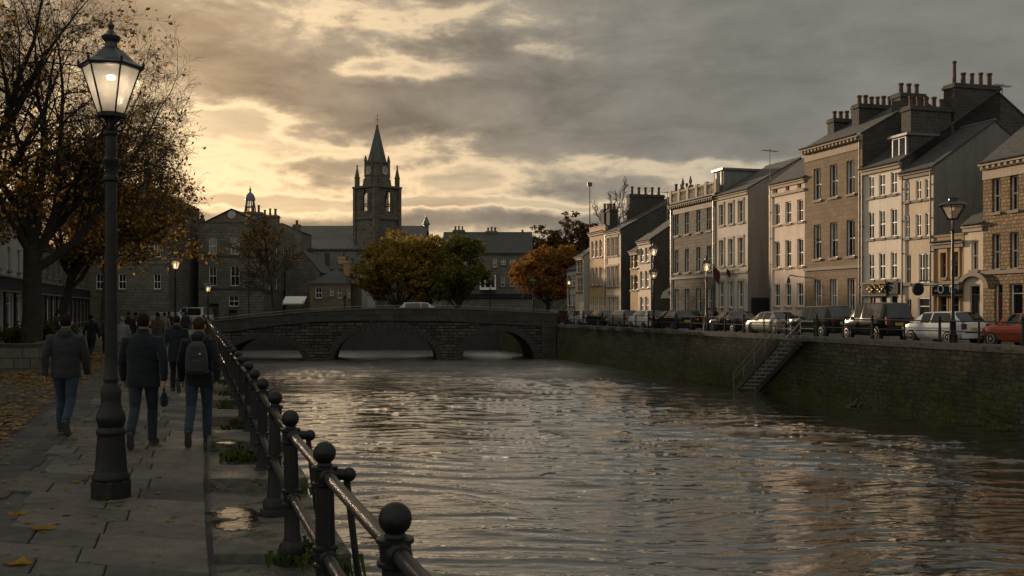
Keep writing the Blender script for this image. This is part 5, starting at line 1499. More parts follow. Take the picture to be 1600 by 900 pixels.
# ------------------------------------------------------------------ left quay railing
def post_mb(mb, c=(0,0,0)):
    k = M['black_iron']
    mb.lathe([(.125,-.06),(.125,.03),(.118,.045),(.10,.05),(.10,.11),(.088,.13),(.066,.15),(.066,.16),(.058,.19),(.056,.40),(.074,.41),(.074,.425),(.060,.435),(.062,.50),(.074,.51),(.074,.525),(.056,.535),
              (.052,.86),(.072,.872),(.072,.886),(.060,.893),(.063,.955),(.074,.962),(.074,.978),(.045,.985),(.036,1.0)], k, 16, c)
def left_railing():
    root = thing('quay_railing', 'black iron ball topped railing running along the left quay towards the bridge', 'railing', (0,0,0))
    ys = [2.14,3.89,5.65,7.4,9.1,10.8,12.4]
    while ys[-1] < 86: ys.append(ys[-1]+1.75)
    k = M['black_iron']
    pm = MB(); post_mb(pm); bm_ = MB(); bm_.ball((0,0,1.052), .0655, k, 18, 12)
    pr = pm.build('post', root, smooth=40); br = bm_.build('ball_finial', pr, smooth=60)
    pts = [Vector((railx(y), y, 0.0)) for y in ys]
    d0 = (pts[1]-pts[0]); 
    for i, p in enumerate(pts):
        if i == 0: o, f = pr, br
        else:
            o = pr.copy(); COL.objects.link(o); o.parent = root; f = br.copy(); COL.objects.link(f); f.parent = o
        o.location = p; o.rotation_euler = (R(.9)*math.sin(i*2.7), R(.9)*math.sin(i*4.1+1), i*1.3)
    for z, nm in ((.925,'top_rail'),(.468,'middle_rail')):
        q = MB()
        path = [(railx(.2),.2,z)] + [(p.x,p.y,z) for p in pts]
        q.tube(path, .033, M['rail_iron'], 12)
        for p in pts:                                    # sockets either side of each post
            d = Vector((-.32,1,0)).normalized()
            for s in (-1,1):
                c = Vector((p.x,p.y,z)); q.tube([c+d*s*.045, c+d*s*.10, c+d*s*.115], [.05,.05,.038], k, 12)
        q.build(nm, root, smooth=40)
    q = MB()                                             # stay brackets on the river side of every second post
    for p in pts[2:4]:
        q = MB(); x = p.x
        q.tube([(x+.04,p.y,.93),(x+.12,p.y+.02,.925)], [.036,.032], k, 8); q.ball((x+.125,p.y+.02,.925), .042, k, 10, 6)
        q.tube([(x+.11,p.y+.02,.91),(x+.17,p.y+.02,.4),(x+.25,p.y+.02,-.03)], .02, k, 6)
        q.build('stay', root, smooth=50)
M['rail_iron'] = plain('rail_iron', (.022,.020,.019), .46, var=.5, scale=9, spec=.4, bumpd=.001)
left_railing()
# weeds between the coping stones
def weeds():
    rng = random.Random(12); q = MB()
    spots = [(7.5,.15,40,.2),(7.25,-.05,22,.16),(6.9,.28,40,.22)] + [(rng.uniform(12,46), rng.uniform(-.35,.3), rng.randint(14,34), rng.uniform(.1,.22)) for _ in range(150)] + [(rng.uniform(9,20), rng.uniform(-.1,.35), rng.randint(8,20), rng.uniform(.06,.13)) for _ in range(16)]
    for Y, o, n, h in spots:
        x = railx(Y)+o
        for _ in range(n):
            a = rng.uniform(0,2*PI); l = rng.uniform(.4,1)*h; bx_ = x+rng.gauss(0,.07); by = Y+rng.gauss(0,.1); w = rng.uniform(.006,.014)
            ex, ey = bx_+math.cos(a)*l*.7, by+math.sin(a)*l*.7
            px_, py_ = -math.sin(a)*w, math.cos(a)*w
            q.add([(bx_-px_,by-py_,.0),(bx_+px_,by+py_,.0),((bx_+ex)/2+px_*1.6,(by+ey)/2+py_*1.6,l*.75),(ex,ey,l*.6),((bx_+ex)/2-px_*1.6,(by+ey)/2-py_*1.6,l*.75)], [(0,1,2,4),(4,2,3)], M['weed'])
    stuff(q.build('weeds'))
weeds()

# ------------------------------------------------------------------ street lamps
def glass_lamp():
    m, nt, b = newmat('lamp_glass'); nt.nodes.remove(b)
    n = noise(nt, objco(nt), 7, 5, .6)
    t = nd(nt, 'ShaderNodeBsdfTransparent', {'Color': (.95,.93,.9,1)}); d = nd(nt, 'ShaderNodeBsdfTranslucent', {'Color': (.76,.72,.66,1)}); g = nd(nt, 'ShaderNodeBsdfGlossy', {'Color': (1,1,1,1), 'Roughness': .08})
    m1 = nd(nt, 'ShaderNodeMixShader', {0: ramp(nt, n, [(.3,.48),(.7,.72)]), 1: t.outputs[0], 2: d.outputs[0]})
    fr = nd(nt, 'ShaderNodeFresnel', {'IOR': 1.45})
    m2 = nd(nt, 'ShaderNodeMixShader', {0: fr.outputs[0], 1: m1.outputs[0], 2: g.outputs[0]})
    nt.links.new(m2.outputs[0], nt.nodes['Material Output'].inputs[0])
    return m
M['lamp_glass'] = glass_lamp()
def big_lamp():
    Y = 9.83; k = M['black_iron']; s = Y/F
    root = thing('street_lamp', 'tall black Victorian lamp post with a lit six sided lantern in the foreground', 'street lamp', (X(173.5,Y),Y,0.0))
    def z(py): return Z(py,Y)
    q = MB(); q.lathe([(.185,-.02),(.185,z(752)),(.178,z(750))], k, 8, rot=R(22.5)); q.build('base', root)
    q = MB(); q.lathe([(.172,z(751)),(.178,z(747)),(.178,z(743)),(.158,z(738)),(.150,z(733)),(.128,z(682)),(.128,z(680)),(.140,z(677)),(.140,z(673)),(.118,z(667)),(.130,z(661)),(.140,z(655)),(.136,z(648)),(.112,z(640)),
             (.098,z(634)),(.092,z(624)),(.098,z(613)),(.088,z(605)),(.064,z(599)),(.064,z(597)),(.074,z(594)),(.074,z(591)),(.063,z(588)),(.060,z(560)),(.055,z(285)),(.074,z(282)),(.074,z(277)),(.060,z(274)),(.062,z(258)),(.078,z(254)),(.078,z(249)),(.056,z(246)),
             (.050,z(213)),(.066,z(210)),(.066,z(206)),(.040,z(203)),(.024,z(199)),(.022,z(180))], k, 20); q.build('post', root, smooth=35)
    q = MB()
    for i in range(4):
        a = PI/4+i*PI/2; c, sn = math.cos(a), math.sin(a)
        q.tube([(.035*c,.035*sn,z(206)),(.06*c,.06*sn,z(198)),(.10*c,.10*sn,z(190)),(.13*c,.13*sn,z(184)),(.115*c,.115*sn,z(180))], .011, k, 6)
        q.tube([(.04*c,.04*sn,z(190)),(.10*c,.10*sn,z(183))], .008, k, 5)
    q.build('cradle', root, smooth=50)
    n = 6; ro = R(10); zb, zt = z(178.5), z(106.5); rb, rt = .122, .275
    lan = bpy.data.objects.new('lantern', None); COL.objects.link(lan); lan.parent = root
    def cor(r, zz): return [(r*math.cos(2*PI*i/n+ro), r*math.sin(2*PI*i/n+ro), zz) for i in range(n)]
    B0, T0 = cor(rb, zb), cor(rt, zt)
    q = MB()
    for i in range(n):
        j = (i+1) % n
        q.tube([B0[i],T0[i]], .009, k, 6); q.tube([B0[i],B0[j]], .014, k, 6); q.tube([T0[i],T0[j]], .014, k, 6)
    q.lathe([(rb-.03,zb-.035),(rb+.016,zb-.03),(rb+.016,zb-.003),(rb-.03,zb-.002)], k, 6, rot=ro)
    q.build('frame', lan)
    for i in range(n):
        j = (i+1) % n; g = MB(); f = .995
        g.quad(*[(p[0]*f,p[1]*f,p[2]) for p in (B0[i],B0[j],T0[j],T0[i])], M['lamp_glass']); g.build('pane', lan)
    q = MB(); q.lathe([(rt+.03,zt-.01),(rt+.045,zt+.012),(rt+.03,zt+.025),(.225,z(96)),(.175,z(88)),(.115,z(79)),(.095,z(77))], M['lead_dark'], 6, rot=ro)
    for i in range(n):
        p = cor(rt+.03, zt+.02)[i]; q.lathe([(.012,0),(.014,.03),(.004,.055)], k, 6, p)
    q.build('roof', lan)
    q = MB(); q.lathe([(.085,z(79)),(.088,z(76)),(.062,z(74)),(.058,z(67)),(.085,z(62)),(.092,z(57.5)),(.06,z(54)),(.035,z(50)),(.02,z(46)),(.03,z(42)),(.034,z(39.5)),(.016,z(36)),(.012,z(33)),(.002,z(27))], M['lead_dark'], 14); q.build('vent', lan, smooth=40)
    q = MB(); q.lathe([(.02,z(178)),(.02,z(165)),(.045,z(163)),(.045,z(150)),(.012,z(148))], M['galv'], 10); q.tube([(0,0,z(148)),(0,0,z(106))], .006, k, 5); q.build('burner', lan)
    q = MB()
    q.ball((0,0,z(121)), (.045,.045,.028), M['bulb'], 12, 8)
    q.build('bulb', lan)
    L = bpy.data.lights.new('lamp_light', 'POINT'); L.energy = 2.5; L.color = (1,.8,.56); L.shadow_soft_size = .05
    lo = bpy.data.objects.new('lamp_light', L); COL.objects.link(lo); lo.parent = root; lo.location = (0,0,z(128))
M['lead_dark'] = plain('lead_dark', (.03,.032,.036), .35, var=.3, spec=.5)
big_lamp()
def small_lamp(label, loc, H, lit=True, wide=1.0, twin=False):
    k = M['black_iron']; root = thing('street_lamp', label, 'street lamp', loc, 0, 'smaller lamp posts around the river')
    q = MB(); q.lathe([(.2,-.05),(.2,.35),(.15,.4),(.13,.9),(.16,.95),(.09,1.05),(.07,1.5),(.055,H-1.6),(.09,H-1.58),(.09,H-1.5),(.045,H-1.45),(.04,H-1.0)], k, 10); q.build('post', root, smooth=40)
    for hz in ((H, H-1.75) if twin else (H,)):
        w = wide; zb, zt = hz-.95, hz-.38
        q = MB(); n = 6
        for i in range(n):
            a0, a1 = 2*PI*i/n, 2*PI*(i+1)/n
            B0 = (.12*w*math.cos(a0),.12*w*math.sin(a0),zb); T0 = (.30*w*math.cos(a0),.30*w*math.sin(a0),zt); T1 = (.30*w*math.cos(a1),.30*w*math.sin(a1),zt)
            q.tube([B0,T0], .018, k, 4); q.tube([T0,T1], .025, k, 4)
        q.lathe([(.13*w,zb-.06),(.14*w,zb)], k, 6)
        ln = q.build('lantern', root)
        g = MB(); g.lathe([(.115*w,zb),(.288*w,zt)], M['lamp_glass'], 6, cap=False); g.build('glass', ln)
        r = MB(); r.lathe([(.35*w,zt),(.33*w,zt+.05),(.2*w,zt+.16),(.1*w,zt+.24),(.1*w,zt+.3),(.13*w,zt+.33),(.05,zt+.37),(.03,zt+.42),(.05,zt+.46),(.01,hz+.12)], M['lead_dark'], 10); r.build('roof', ln, smooth=40)
        u = MB(); u.lathe([(.04,zb+.05),(.07,zb+.2),(.05,zb+.36)], M['lamp_glow'] if lit else M['galv'], 8); u.build('bulb', ln)
    return root
def ryp(px): return 31.8/((px-800)/F+.283)
Yq = ryp(1480); small_lamp('large unlit lamp post on the right quay beside the white hatchback', (rightx(Yq)+.25,Yq,.36), Z(308,Yq)-.36, False, 1.9)
Yq = ryp(1098); small_lamp('lit lamp post on the right quay in front of the balustraded house', (rightx(Yq)+.25,Yq,.36), Z(402,Yq)-.36, True, 1.0)
Yq = ryp(1016); small_lamp('lit twin lantern lamp post on the right quay before the narrow cream house', (rightx(Yq)+.25,Yq,.36), Z(380,Yq)-.36, True, 1.15, True)
small_lamp('lit lamp post on the left in front of the brown range', (X(274,66),66,0), Z(398,66), True, 1.25)
small_lamp('lamp post with pale globe lantern in front of the pediment block', (X(325,84),84,0.1), Z(440,84), True, 1.2)
small_lamp('lamp post standing before the rust orange tree', (X(833,112),112,.24), Z(434,112)-.24, False, 1.2)
small_lamp('far lamp post before the lowest pale house', (X(889,116),116,.24), Z(432,116)-.24, True, 1.2)
small_lamp('slim lamp post standing before the white bay window', (X(766,118.6),118.6,.2), Z(432,118.6)-.2, False, 1.0)
q = MB(); Ym = 150; q.tube([(0,0,0),(0,0,Z(290,Ym))], [.14,.07], M['galv'], 6); 
root = thing('mast', 'very tall thin mast with a floodlight head above the dark trees', 'mast', (X(921.5,Ym),Ym,0)); q.build('pole', root)
q = MB(); zt = Z(291,Ym); q.box(-.35,.35,-.25,.25,zt,zt+.55,M['dark_paint']); q.box(-.2,.3,-.3,-.251,zt+.1,zt+.4,M['lead']); q.build('floodlight', root)

# ------------------------------------------------------------------ right quay railing
def right_railing():
    root = thing('quayside_railing', 'thin black railing with two rails along the right quay wall', 'railing', (0,0,0))
    k = M['black_iron']; z0 = .36
    def runs(Ya, Yb):
        ys = []; y = Ya
        while y < Yb: ys.append(y); y += 2.35
        ys.append(Yb); return ys
    for Ya, Yb in ((26,54.4),(57.2,99)):
        ys = runs(Ya, Yb)
        for z, r in ((.95,.036),(.5,.026)):
            q = MB(); q.tube([(rightx(y)+.12,y,z0+z) for y in ys], r, k, 6); q.build('rail', root)
        for i, y in enumerate(ys):
            q = MB(); q.lathe([(.10,-.02),(.10,.12),(.07,.16),(.062,.9),(.085,.92),(.085,1.0),(.05,1.02),(.075,1.09),(.07,1.15),(.01,1.2)] if i % 2 == 0 else [(.05,-.02),(.045,.97),(.01,1.0)], k, 8, (rightx(y)+.12,y,z0)); q.build('post', root)
right_railing()
# metal stair down to the water
def stair():
    Y0, Y1 = 55.2, 60.2; zt, zb = .22, WZ+.05
    root = thing('quay_stair', 'steel stair with tube handrails going down the right quay wall to the water', 'stair', (0,0,0))
    g = M['galv']; d = M['dark_paint']; N = 13
    def pt(t, off, dz=0): 
        y = Y0+(Y1-Y0)*t; return (rightx(y)-.1-off, y, zt+(zb-zt)*t+dz)
    for off in (.0, 1.32):
        q = MB(); a = pt(0,off); c = pt(1,off); q.add([(a[0]-.04,a[1],a[2]-.42),(a[0]+.04,a[1],a[2]-.42),(c[0]+.04,c[1],c[2]-.42),(c[0]-.04,c[1],c[2]-.42),(a[0]-.04,a[1],a[2]-.02),(a[0]+.04,a[1],a[2]-.02),(c[0]+.04,c[1],c[2]-.02),(c[0]-.04,c[1],c[2]-.02)],
            [(3,2,1,0),(4,5,6,7),(0,1,5,4),(1,2,6,5),(2,3,7,6),(3,0,4,7)], d); q.build('stringer', root)
    for i in range(N):
        t = (i+.5)/N; a = pt(t,.05); c = pt(t,1.28); q = MB(); w = .26; th = .05
        q.add([(a[0],a[1]-w/2,a[2]-th),(c[0],c[1]-w/2,c[2]-th),(c[0],c[1]+w/2,c[2]-th),(a[0],a[1]+w/2,a[2]-th),(a[0],a[1]-w/2,a[2]),(c[0],c[1]-w/2,c[2]),(c[0],c[1]+w/2,c[2]),(a[0],a[1]+w/2,a[2])],
            [(0,1,2,3),(7,6,5,4),(0,4,5,1),(1,5,6,2),(2,6,7,3),(3,7,4,0)], g)
        q.tube([(a[0],a[1]-w/2,a[2]+.01),(c[0],c[1]-w/2,c[2]+.01)], .03, M['tread_edge'], 5)
        q.build('tread', root)
    for off in (.02, 1.34):
        for h in (.95,.55):
            q = MB(); q.tube([pt(-.22,off,h-.72)] + [pt(t,off,h) for t in (0,.25,.5,.75,1.0)], .03, M['tread_edge'], 6); q.build('handrail', root)
        q = MB()
        for t in (.02,.26,.5,.74,.97): q.tube([pt(t,off,-.1),pt(t,off,.95)], .024, g, 5)
        q.build('balusters', root)
    q = MB(); a = pt(0,0); q.box(a[0]-1.45,a[0]+.05,53.6,55.15,.08,.2,d); q.build('landing', root)
M['tread_edge'] = plain('tread_edge', (.27,.26,.24), .45, metal=.5, var=.3)
stair()
# driftwood caught against the wall
Yd = 50.3
root = thing('driftwood', 'bare branch washed up against the foot of the right quay wall', 'branch', (X(1352,Yd)-.4,Yd,WZ))
rng = random.Random(2); q = MB()
for i in range(9):
    p0 = Vector((rng.uniform(-.8,.3),rng.uniform(-.4,.4),.02)); e = p0+Vector((rng.uniform(-.3,1.6),rng.uniform(-.4,.6),rng.uniform(.1,.9) if i < 3 else rng.uniform(0,.25)))
    q.tube([p0,p0.lerp(e,.5)+Vector((0,rng.uniform(-.2,.2),.06)),e],[.045,.03,.012], M['coping'], 5)
q.build('branch', root)
# ------------------------------------------------------------------ cars
def paint(name, c, rough=.15, coat=.4, metal=.0):
    m, nt, b = newmat(name); co = objco(nt)
    dirt = ramp(nt, noise(nt, co, 2.2, 6, .65), [(.4,0),(.75,1)])
    s = nd(nt, 'ShaderNodeSeparateXYZ', {0: co})
    lowd = nd(nt, 'ShaderNodeMapRange', {0: s.outputs[2], 1: .25, 2: .7, 3: .55, 4: .05}).outputs[0]
    f = math_(nt, 'MULTIPLY', dirt, lowd)
    setp(nt, b, Specular_IOR_Level=.35, Base_Color=mixc(nt, f, c, (.04,.036,.03)), Roughness=math_(nt,'MULTIPLY_ADD',f,.2,rough), Metallic=metal, Coat_Weight=coat, Coat_Roughness=.04)
    return m
PT = {'white': paint('paint_white',(.62,.63,.64),.35,.5,0), 'black': paint('paint_black',(.008,.008,.009),.12,0), 'silver': paint('paint_silver',(.24,.235,.22),.28,.3,.3), 'grey': paint('paint_grey',(.075,.08,.085)),
      'navy': paint('paint_navy',(.012,.016,.025),.12,0), 'rust': paint('paint_rust',(.22,.045,.02)), 'green': paint('paint_green',(.018,.022,.022),.12,0), 'pale': paint('paint_pale',(.42,.42,.41),.35,.5,.2), 'maroon': paint('paint_maroon',(.06,.012,.014))}
M['car_glass'] = glassm('car_glass', (.010,.013,.014), .03)
M['tyre'] = plain('tyre', (.012,.012,.012), .85); M['rim'] = plain('rim', (.30,.30,.30), .35, metal=.8)
M['tail_red'] = plain('tail_red', (.15,.012,.01), .3, spec=.4); M['head_glass'] = plain('head_glass', (.55,.55,.52), .15, spec=.8)
M['plate_y'] = plain('plate_y', (.72,.48,.05), .4); M['plate_w'] = plain('plate_w', (.7,.7,.68), .4); M['plastic'] = plain('plastic', (.02,.02,.021), .6)
CARS = {
 # length, half width, height, bottom, profile (y from the rear, z) of the upper line, belt heights, cabin stations: rear glass foot, roof rear, B post, roof front, windscreen foot
 'hatch':  dict(L=4.2, w=.87, H=1.48, bot=.2, rear=(.98,.35), cab=(.10,.62,2.05,2.75,3.55), belt=(.98,.92), hood=(.96,.74), boot=0),
 'estate': dict(L=4.5, w=.87, H=1.46, bot=.2, rear=(.98,.34), cab=(.12,.55,2.2,2.95,3.75), belt=(.97,.92), hood=(.95,.72), boot=0),
 'suv':    dict(L=4.55, w=.92, H=1.78, bot=.27, rear=(1.12,.42), cab=(.10,.52,2.1,2.85,3.5), belt=(1.14,1.08), hood=(1.10,.88), boot=0),
 'van':    dict(L=4.6, w=.91, H=1.92, bot=.24, rear=(1.15,.4), cab=(.06,.22,2.3,3.1,3.8), belt=(1.16,1.1), hood=(1.08,.88), boot=0),
 'saloon': dict(L=4.55, w=.88, H=1.44, bot=.19, rear=(.96,.34), cab=(.55,1.25,2.2,2.85,3.65), belt=(.98,.92), hood=(.93,.72), boot=1),
}
def make_car(kind, col, label, loc, head, rearplate='plate_y', group='cars parked along the right quay'):
    C = CARS[kind]; L, w, H = C['L'], C['w'], C['H']; pt = PT[col]; c0, c1, cb, c2, c3 = C['cab']
    root = thing('parked_car', label, 'car', loc, head, group)
    def belt(y): return C['belt'][0]+(C['belt'][1]-C['belt'][0])*y/L
    def top(y):
        if y < c0: return (C['rear'][0]+.01) + (0 if C['boot'] else 0) + .04*min(1,y/.3)*C['boot']
        if y < c1: t = (y-c0)/(c1-c0); return belt(y)+.02+(H-.04-belt(y)-.02)*t**.9
        if y < c2: t = (y-c1)/(c2-c1); return H-.04+.04*math.sin(PI*(.12+.8*t))
        if y < c3: t = (y-c2)/(c3-c2); return H-.03+(belt(y)+.01-H+.03)*t
        t = (y-c3)/(L-c3); return C['hood'][0]+(C['hood'][1]-C['hood'][0])*t**1.6
    def wid(y):
        e = min(y, L-y); k = 1-.22*max(0,1-e/.75)**2.3
        return w*k
    st = sorted(set([0,.04,.12,.3,.5,.8,1.2,1.6,2.0,2.4,3.0,3.4,3.9,4.1,L-.3,L-.12,L-.03,L,c0,c1,c2,c3,cb-.04,cb+.04,c1+.10,c2-.06,(c0+c1)/2,(c2+c3)/2]))
    st = [y for y in st if 0 <= y <= L]
    rings = []
    for y in st:
        ww = wid(y); tp = top(y); bl = min(belt(y), tp-.012); e = min(y, L-y)
        bt = C['bot']+.10*max(0,1-e/.5)
        endz = 1-.30*max(0,1-y/.05)-.30*max(0,1-(L-y)/.06)
        cabin = c0 < y < c3
        wr = ww*.74 if c1 <= y <= c2 else (ww*(.90-.16*((y-c0)/(c1-c0))) if c0 <= y < c1 else (ww*(.90-.16*((c3-y)/(c3-c2))) if c2 < y <= c3 else ww*.88))
        if not cabin: bl = tp-.05
        tz = tp
        rr = [(ww*.84,bt),(ww*.97,bt+.12),(ww,.52),(ww*.985,(bl+.55)/2+.06),(ww*.955,bl),(wr*.985,tz-.055),(wr*.82,tz-.008),(0,tz+.02)]
        if y in (0, L): rr = [(a*.97, z if i < 2 else z-.03*(i > 3)) for i,(a,z) in enumerate(rr)]
        rings.append([(-a,y-L/2,z) for a,z in rr[:-1]] + [(0,y-L/2,rr[-1][1])] + [(a,y-L/2,z) for a,z in rr[:-1][::-1]])
    n = 15; body = MB(); gl = {'rear_window': MB(), 'windscreen': MB(), 'side_window': MB()}
    allv = [p for r in rings for p in r]
    bf = []
    for i in range(len(st)-1):
        ym = (st[i]+st[i+1])/2
        for k in range(n-1):
            q = (i*n+k+1, i*n+k, (i+1)*n+k, (i+1)*n+k+1)
            side = k in (4, 9); tops = k in (6, 7, 5, 8)
            g = None
            if side and c1+.10 <= ym <= c2-.02 and not (cb-.04 <= ym <= cb+.04): g = 'side_window'
            if kind == 'van' and g and ym < cb-.9: g = None if False else g
            if tops and c0 < ym < c1: g = 'rear_window'
            if tops and c2 < ym < c3: g = 'windscreen'
            if g:
                gl[g].add([allv[j] for j in q], [(0,1,2,3)], M['car_glass'])
            else: bf.append(q)
        bf.append((i*n, i*n+n-1, (i+1)*n+n-1, (i+1)*n))
    bf.append(tuple(range(n))); bf.append(tuple((len(st)-1)*n+k for k in range(n-1,-1,-1)))
    body.add(allv, bf, pt); 
    # sills, bumpers and arches in dark plastic
    for y0 in (-L/2-.03, L/2-.16):
        body.bbox(-w*.80, w*.80, y0, y0+.19, C['bot']+.08, C['bot']+.36, pt if kind != 'suv' else M['plastic'], .07)
    ob = body.build('body', root, smooth=42)
    for g, mb in gl.items():
        if mb.v:
            if g == 'side_window':
                for sgn in (-1,1):
                    m2 = MB()
                    for f in mb.f:
                        p = [mb.v[j] for j in f]
                        if p[0][0]*sgn > 0: m2.add(p, [(0,1,2,3)], M['car_glass'])
                    m2.build(g, root)
            else: mb.build(g, root, smooth=40)
    wr_ = .31 if kind not in ('suv','van') else .345
    for yy in (-L/2+.82, L/2-.86):
        for sgn in (-1,1):
            q = MB(); q.T = Matrix.Translation((sgn*(w-.2),yy,wr_)) @ Matrix.Rotation(sgn*PI/2,4,'Y')
            q.lathe([(wr_+.07,-.05),(wr_+.07,.19),(.1,.19)], M['plastic'], 20); q.T = None; q.build('wheel_arch', root)
            q = MB(); q.T = Matrix.Translation((sgn*(w-.2),yy,wr_)) @ Matrix.Rotation(sgn*PI/2,4,'Y')
            q.lathe([(wr_-.02,-.0),(wr_,.03),(wr_,.18),(wr_-.03,.215),(wr_*.66,.216)], M['tyre'], 20); q.T = None; wh = q.build('wheel', root, smooth=40)
            q = MB(); q.T = Matrix.Translation((sgn*(w-.2),yy,wr_)) @ Matrix.Rotation(sgn*PI/2,4,'Y')
            q.lathe([(wr_*.66,.18),(wr_*.66,.219),(wr_*.58,.221),(wr_*.52,.19),(wr_*.2,.2),(wr_*.18,.222),(0.001,.225)], M['rim'], 15); q.T = None; q.build('rim', wh)
    zt = .82 if kind not in ('suv','van') else 1.02
    for sgn in (-1,1):
        q = MB(); x = sgn*w*.70
        h = .10 if kind in ('saloon','estate') else .16
        if kind == 'van': h = .22
        q.bbox(x-.11, x+.125, -L/2-.012, -L/2+.26, zt-h*.85, zt+h*.85, M['tail_red'], .03); q.build('tail_light', root)
        q = MB(); q.bbox(x-.16, x+.12, L/2-.34, L/2-.02, C['hood'][1]-.14, C['hood'][1]+.0, M['head_glass'], .03); q.build('headlight', root)
        q = MB(); ym = c3-.35-L/2; q.ball((sgn*(w+.07),ym,belt(c3)+.06), (.09,.07,.07), pt, 10, 6); q.tube([(sgn*(w-.06),ym,belt(c3)+.02),(sgn*(w+.05),ym,belt(c3)+.04)], .02, M['plastic'], 5); q.build('mirror', root, smooth=60)
    zp = .72 if C['boot'] or kind in ('hatch','estate') else .85
    q = MB(); q.box(-.27,.27,-L/2-.055,-L/2-.01,zp-.06,zp+.06,M[rearplate]); rng = random.Random(hash(label) % 999 if False else len(label))
    for i in range(7):
        x = -.22+i*.064+(.03 if i > 3 else 0); q.box(x-.018,x+.018,-L/2-.058,-L/2-.0551,zp-.035,zp+.035,M['void'])
    q.build('number_plate', root)
    q = MB(); q.box(-.27,.27,L/2+.03,L/2+.05,.42,.53,M['plate_w']); q.build('number_plate', root)
    q = MB(); q.box(-w*.7,w*.7,-L/2-.035,-L/2-.02,zt-h-.14,zt-h-.09,M['plastic']); q.build('trim', root)
    return root
HEADR = math.atan2(.272,.962)                           # local +y to the street direction
def park(px, Yc, off, kind, col, label, **k):
    """px not used for the position: a car stands off metres in from the wall, its middle Yc metres away"""
    x = rightx(Yc)+off
    return make_car(kind, col, label, (x,Yc,.245), HEADR + k.pop('turn',0), **k)
park(0,46.8,1.75,'hatch','white','white hatchback parked beside the large unlit lamp on the right quay')
park(0,42.2,2.2,'saloon','rust','rust red car cut by the right edge of the picture')
park(0,51.7,1.75,'van','black','black boxy van parked just ahead of the white hatchback',turn=-.12)
park(0,56.5,1.7,'suv','green','dark estate car standing tall between the black van and the silver saloon')
park(0,61.3,1.65,'saloon','silver','silver saloon with a dark boot parked above the steel stair')
park(0,66.1,1.6,'saloon','green','dark green saloon parked before the plain grey gable')
park(0,74.4,1.4,'estate','navy','navy estate with yellow plate parked in front of the narrow cream house')
park(0,79.6,1.5,'hatch','white','clean white hatchback parked ahead of the navy estate')
park(0,84.6,1.6,'hatch','silver','silver hatchback third in the far line of cars')
park(0,89.6,1.6,'saloon','black','black saloon fourth in the far line of cars')
park(0,94.6,1.7,'hatch','pale','pale hatchback fifth in the far line of cars')
park(0,99.8,2.2,'estate','maroon','maroon estate sixth in the far line near the bridge')
park(0,105.2,2.6,'hatch','grey','grey hatchback last in the far line, beyond the bridge end')
park(0,76.5,7.2,'saloon','grey','grey saloon parked at the far kerb before the balustraded house')
park(0,85.5,7.2,'hatch','navy','navy hatchback parked at the far kerb before the narrow cream house')
def park_far(px, Yc, kind, col, label, z, head, **k): return make_car(kind, col, label, (X(px,Yc),Yc,z), head, group='cars on and around the bridge', **k)
p = bpoint(660, 4.2); xb = bx(660)
make_car('estate','pale','pale estate car driving over the crown of the bridge',(p[0],p[1],bz(660,501)+.3),BROT-PI/2,group='cars on and around the bridge')
park_far(301,100,'van','pale','pale van standing left of the bridge behind the walkers',.05,R(60))
park_far(262,97,'estate','silver','silver estate standing beside the pale van left of the bridge',.05,R(75))

# ------------------------------------------------------------------ people
def remesh(mb, voxel, name, mat, parent, smooth=2, wrinkle=0.0, seed=0):
    o = mb.build('tmp'); 
    m = o.modifiers.new('r','REMESH'); m.mode = 'VOXEL'; m.voxel_size = voxel
    s = o.modifiers.new('s','SMOOTH'); s.factor = .5; s.iterations = smooth
    dg = bpy.context.evaluated_depsgraph_get(); me = bpy.data.meshes.new_from_object(o.evaluated_get(dg))
    old = o.data; bpy.data.objects.remove(o); bpy.data.meshes.remove(old)
    me.name = name; me.materials.clear(); me.materials.append(mat)
    me.polygons.foreach_set('material_index', [0]*len(me.polygons)); me.polygons.foreach_set('use_smooth', [True]*len(me.polygons))
    if wrinkle:
        me.update()
        ns = [v.normal.copy() for v in me.vertices]
        for v, n in zip(me.vertices, ns):
            c = v.co; f = mnoise.noise((c.x*5+seed, c.y*5, c.z*11))+.6*mnoise.noise((c.x*9-seed, c.y*9, c.z*24))
            v.co = c + n*wrinkle*f
    me.update()
    r = bpy.data.objects.new(name, me); COL.objects.link(r); r.parent = parent
    return r
def cloth(name, c, rough=.9):
    m, nt, b = newmat(name); co = objco(nt); n = noise(nt, co, 4, 5, .6); f = noise(nt, co, 120, 2)
    setp(nt, b, Base_Color=mixc(nt, ramp(nt, n, [(.3,0),(.7,1)]), tuple(x*.75 for x in c), tuple(x*1.25 for x in c)), Roughness=rough, Specular_IOR_Level=.2, Sheen_Weight=.15, Normal=bump(nt, f, .003))
    return m
CL = {'charcoal': cloth('cloth_charcoal',(.024,.026,.029)), 'black': cloth('cloth_black',(.009,.010,.012)), 'navy': cloth('cloth_navy',(.009,.012,.017)), 'jeans': cloth('cloth_jeans',(.02,.036,.06)), 'darkjeans': cloth('cloth_darkjeans',(.018,.024,.034)),
      'grey': cloth('cloth_grey',(.13,.13,.135)), 'brown': cloth('cloth_brown',(.045,.03,.022)), 'red': cloth('cloth_red',(.12,.03,.025)), 'stone': cloth('cloth_stone',(.16,.14,.11))}
M['skin'] = plain('skin', (.36,.19,.12), .55, var=.12, scale=9); M['hair_dark'] = plain('hair_dark', (.012,.009,.007), .9, var=.5, scale=40, spec=.12, bumpd=.006); M['hair_brown'] = plain('hair_brown', (.035,.021,.013), .9, var=.5, scale=40, spec=.12, bumpd=.006); M['hair_fair'] = plain('hair_fair', (.16,.10,.05), .6, var=.4, scale=40, bumpd=.004)
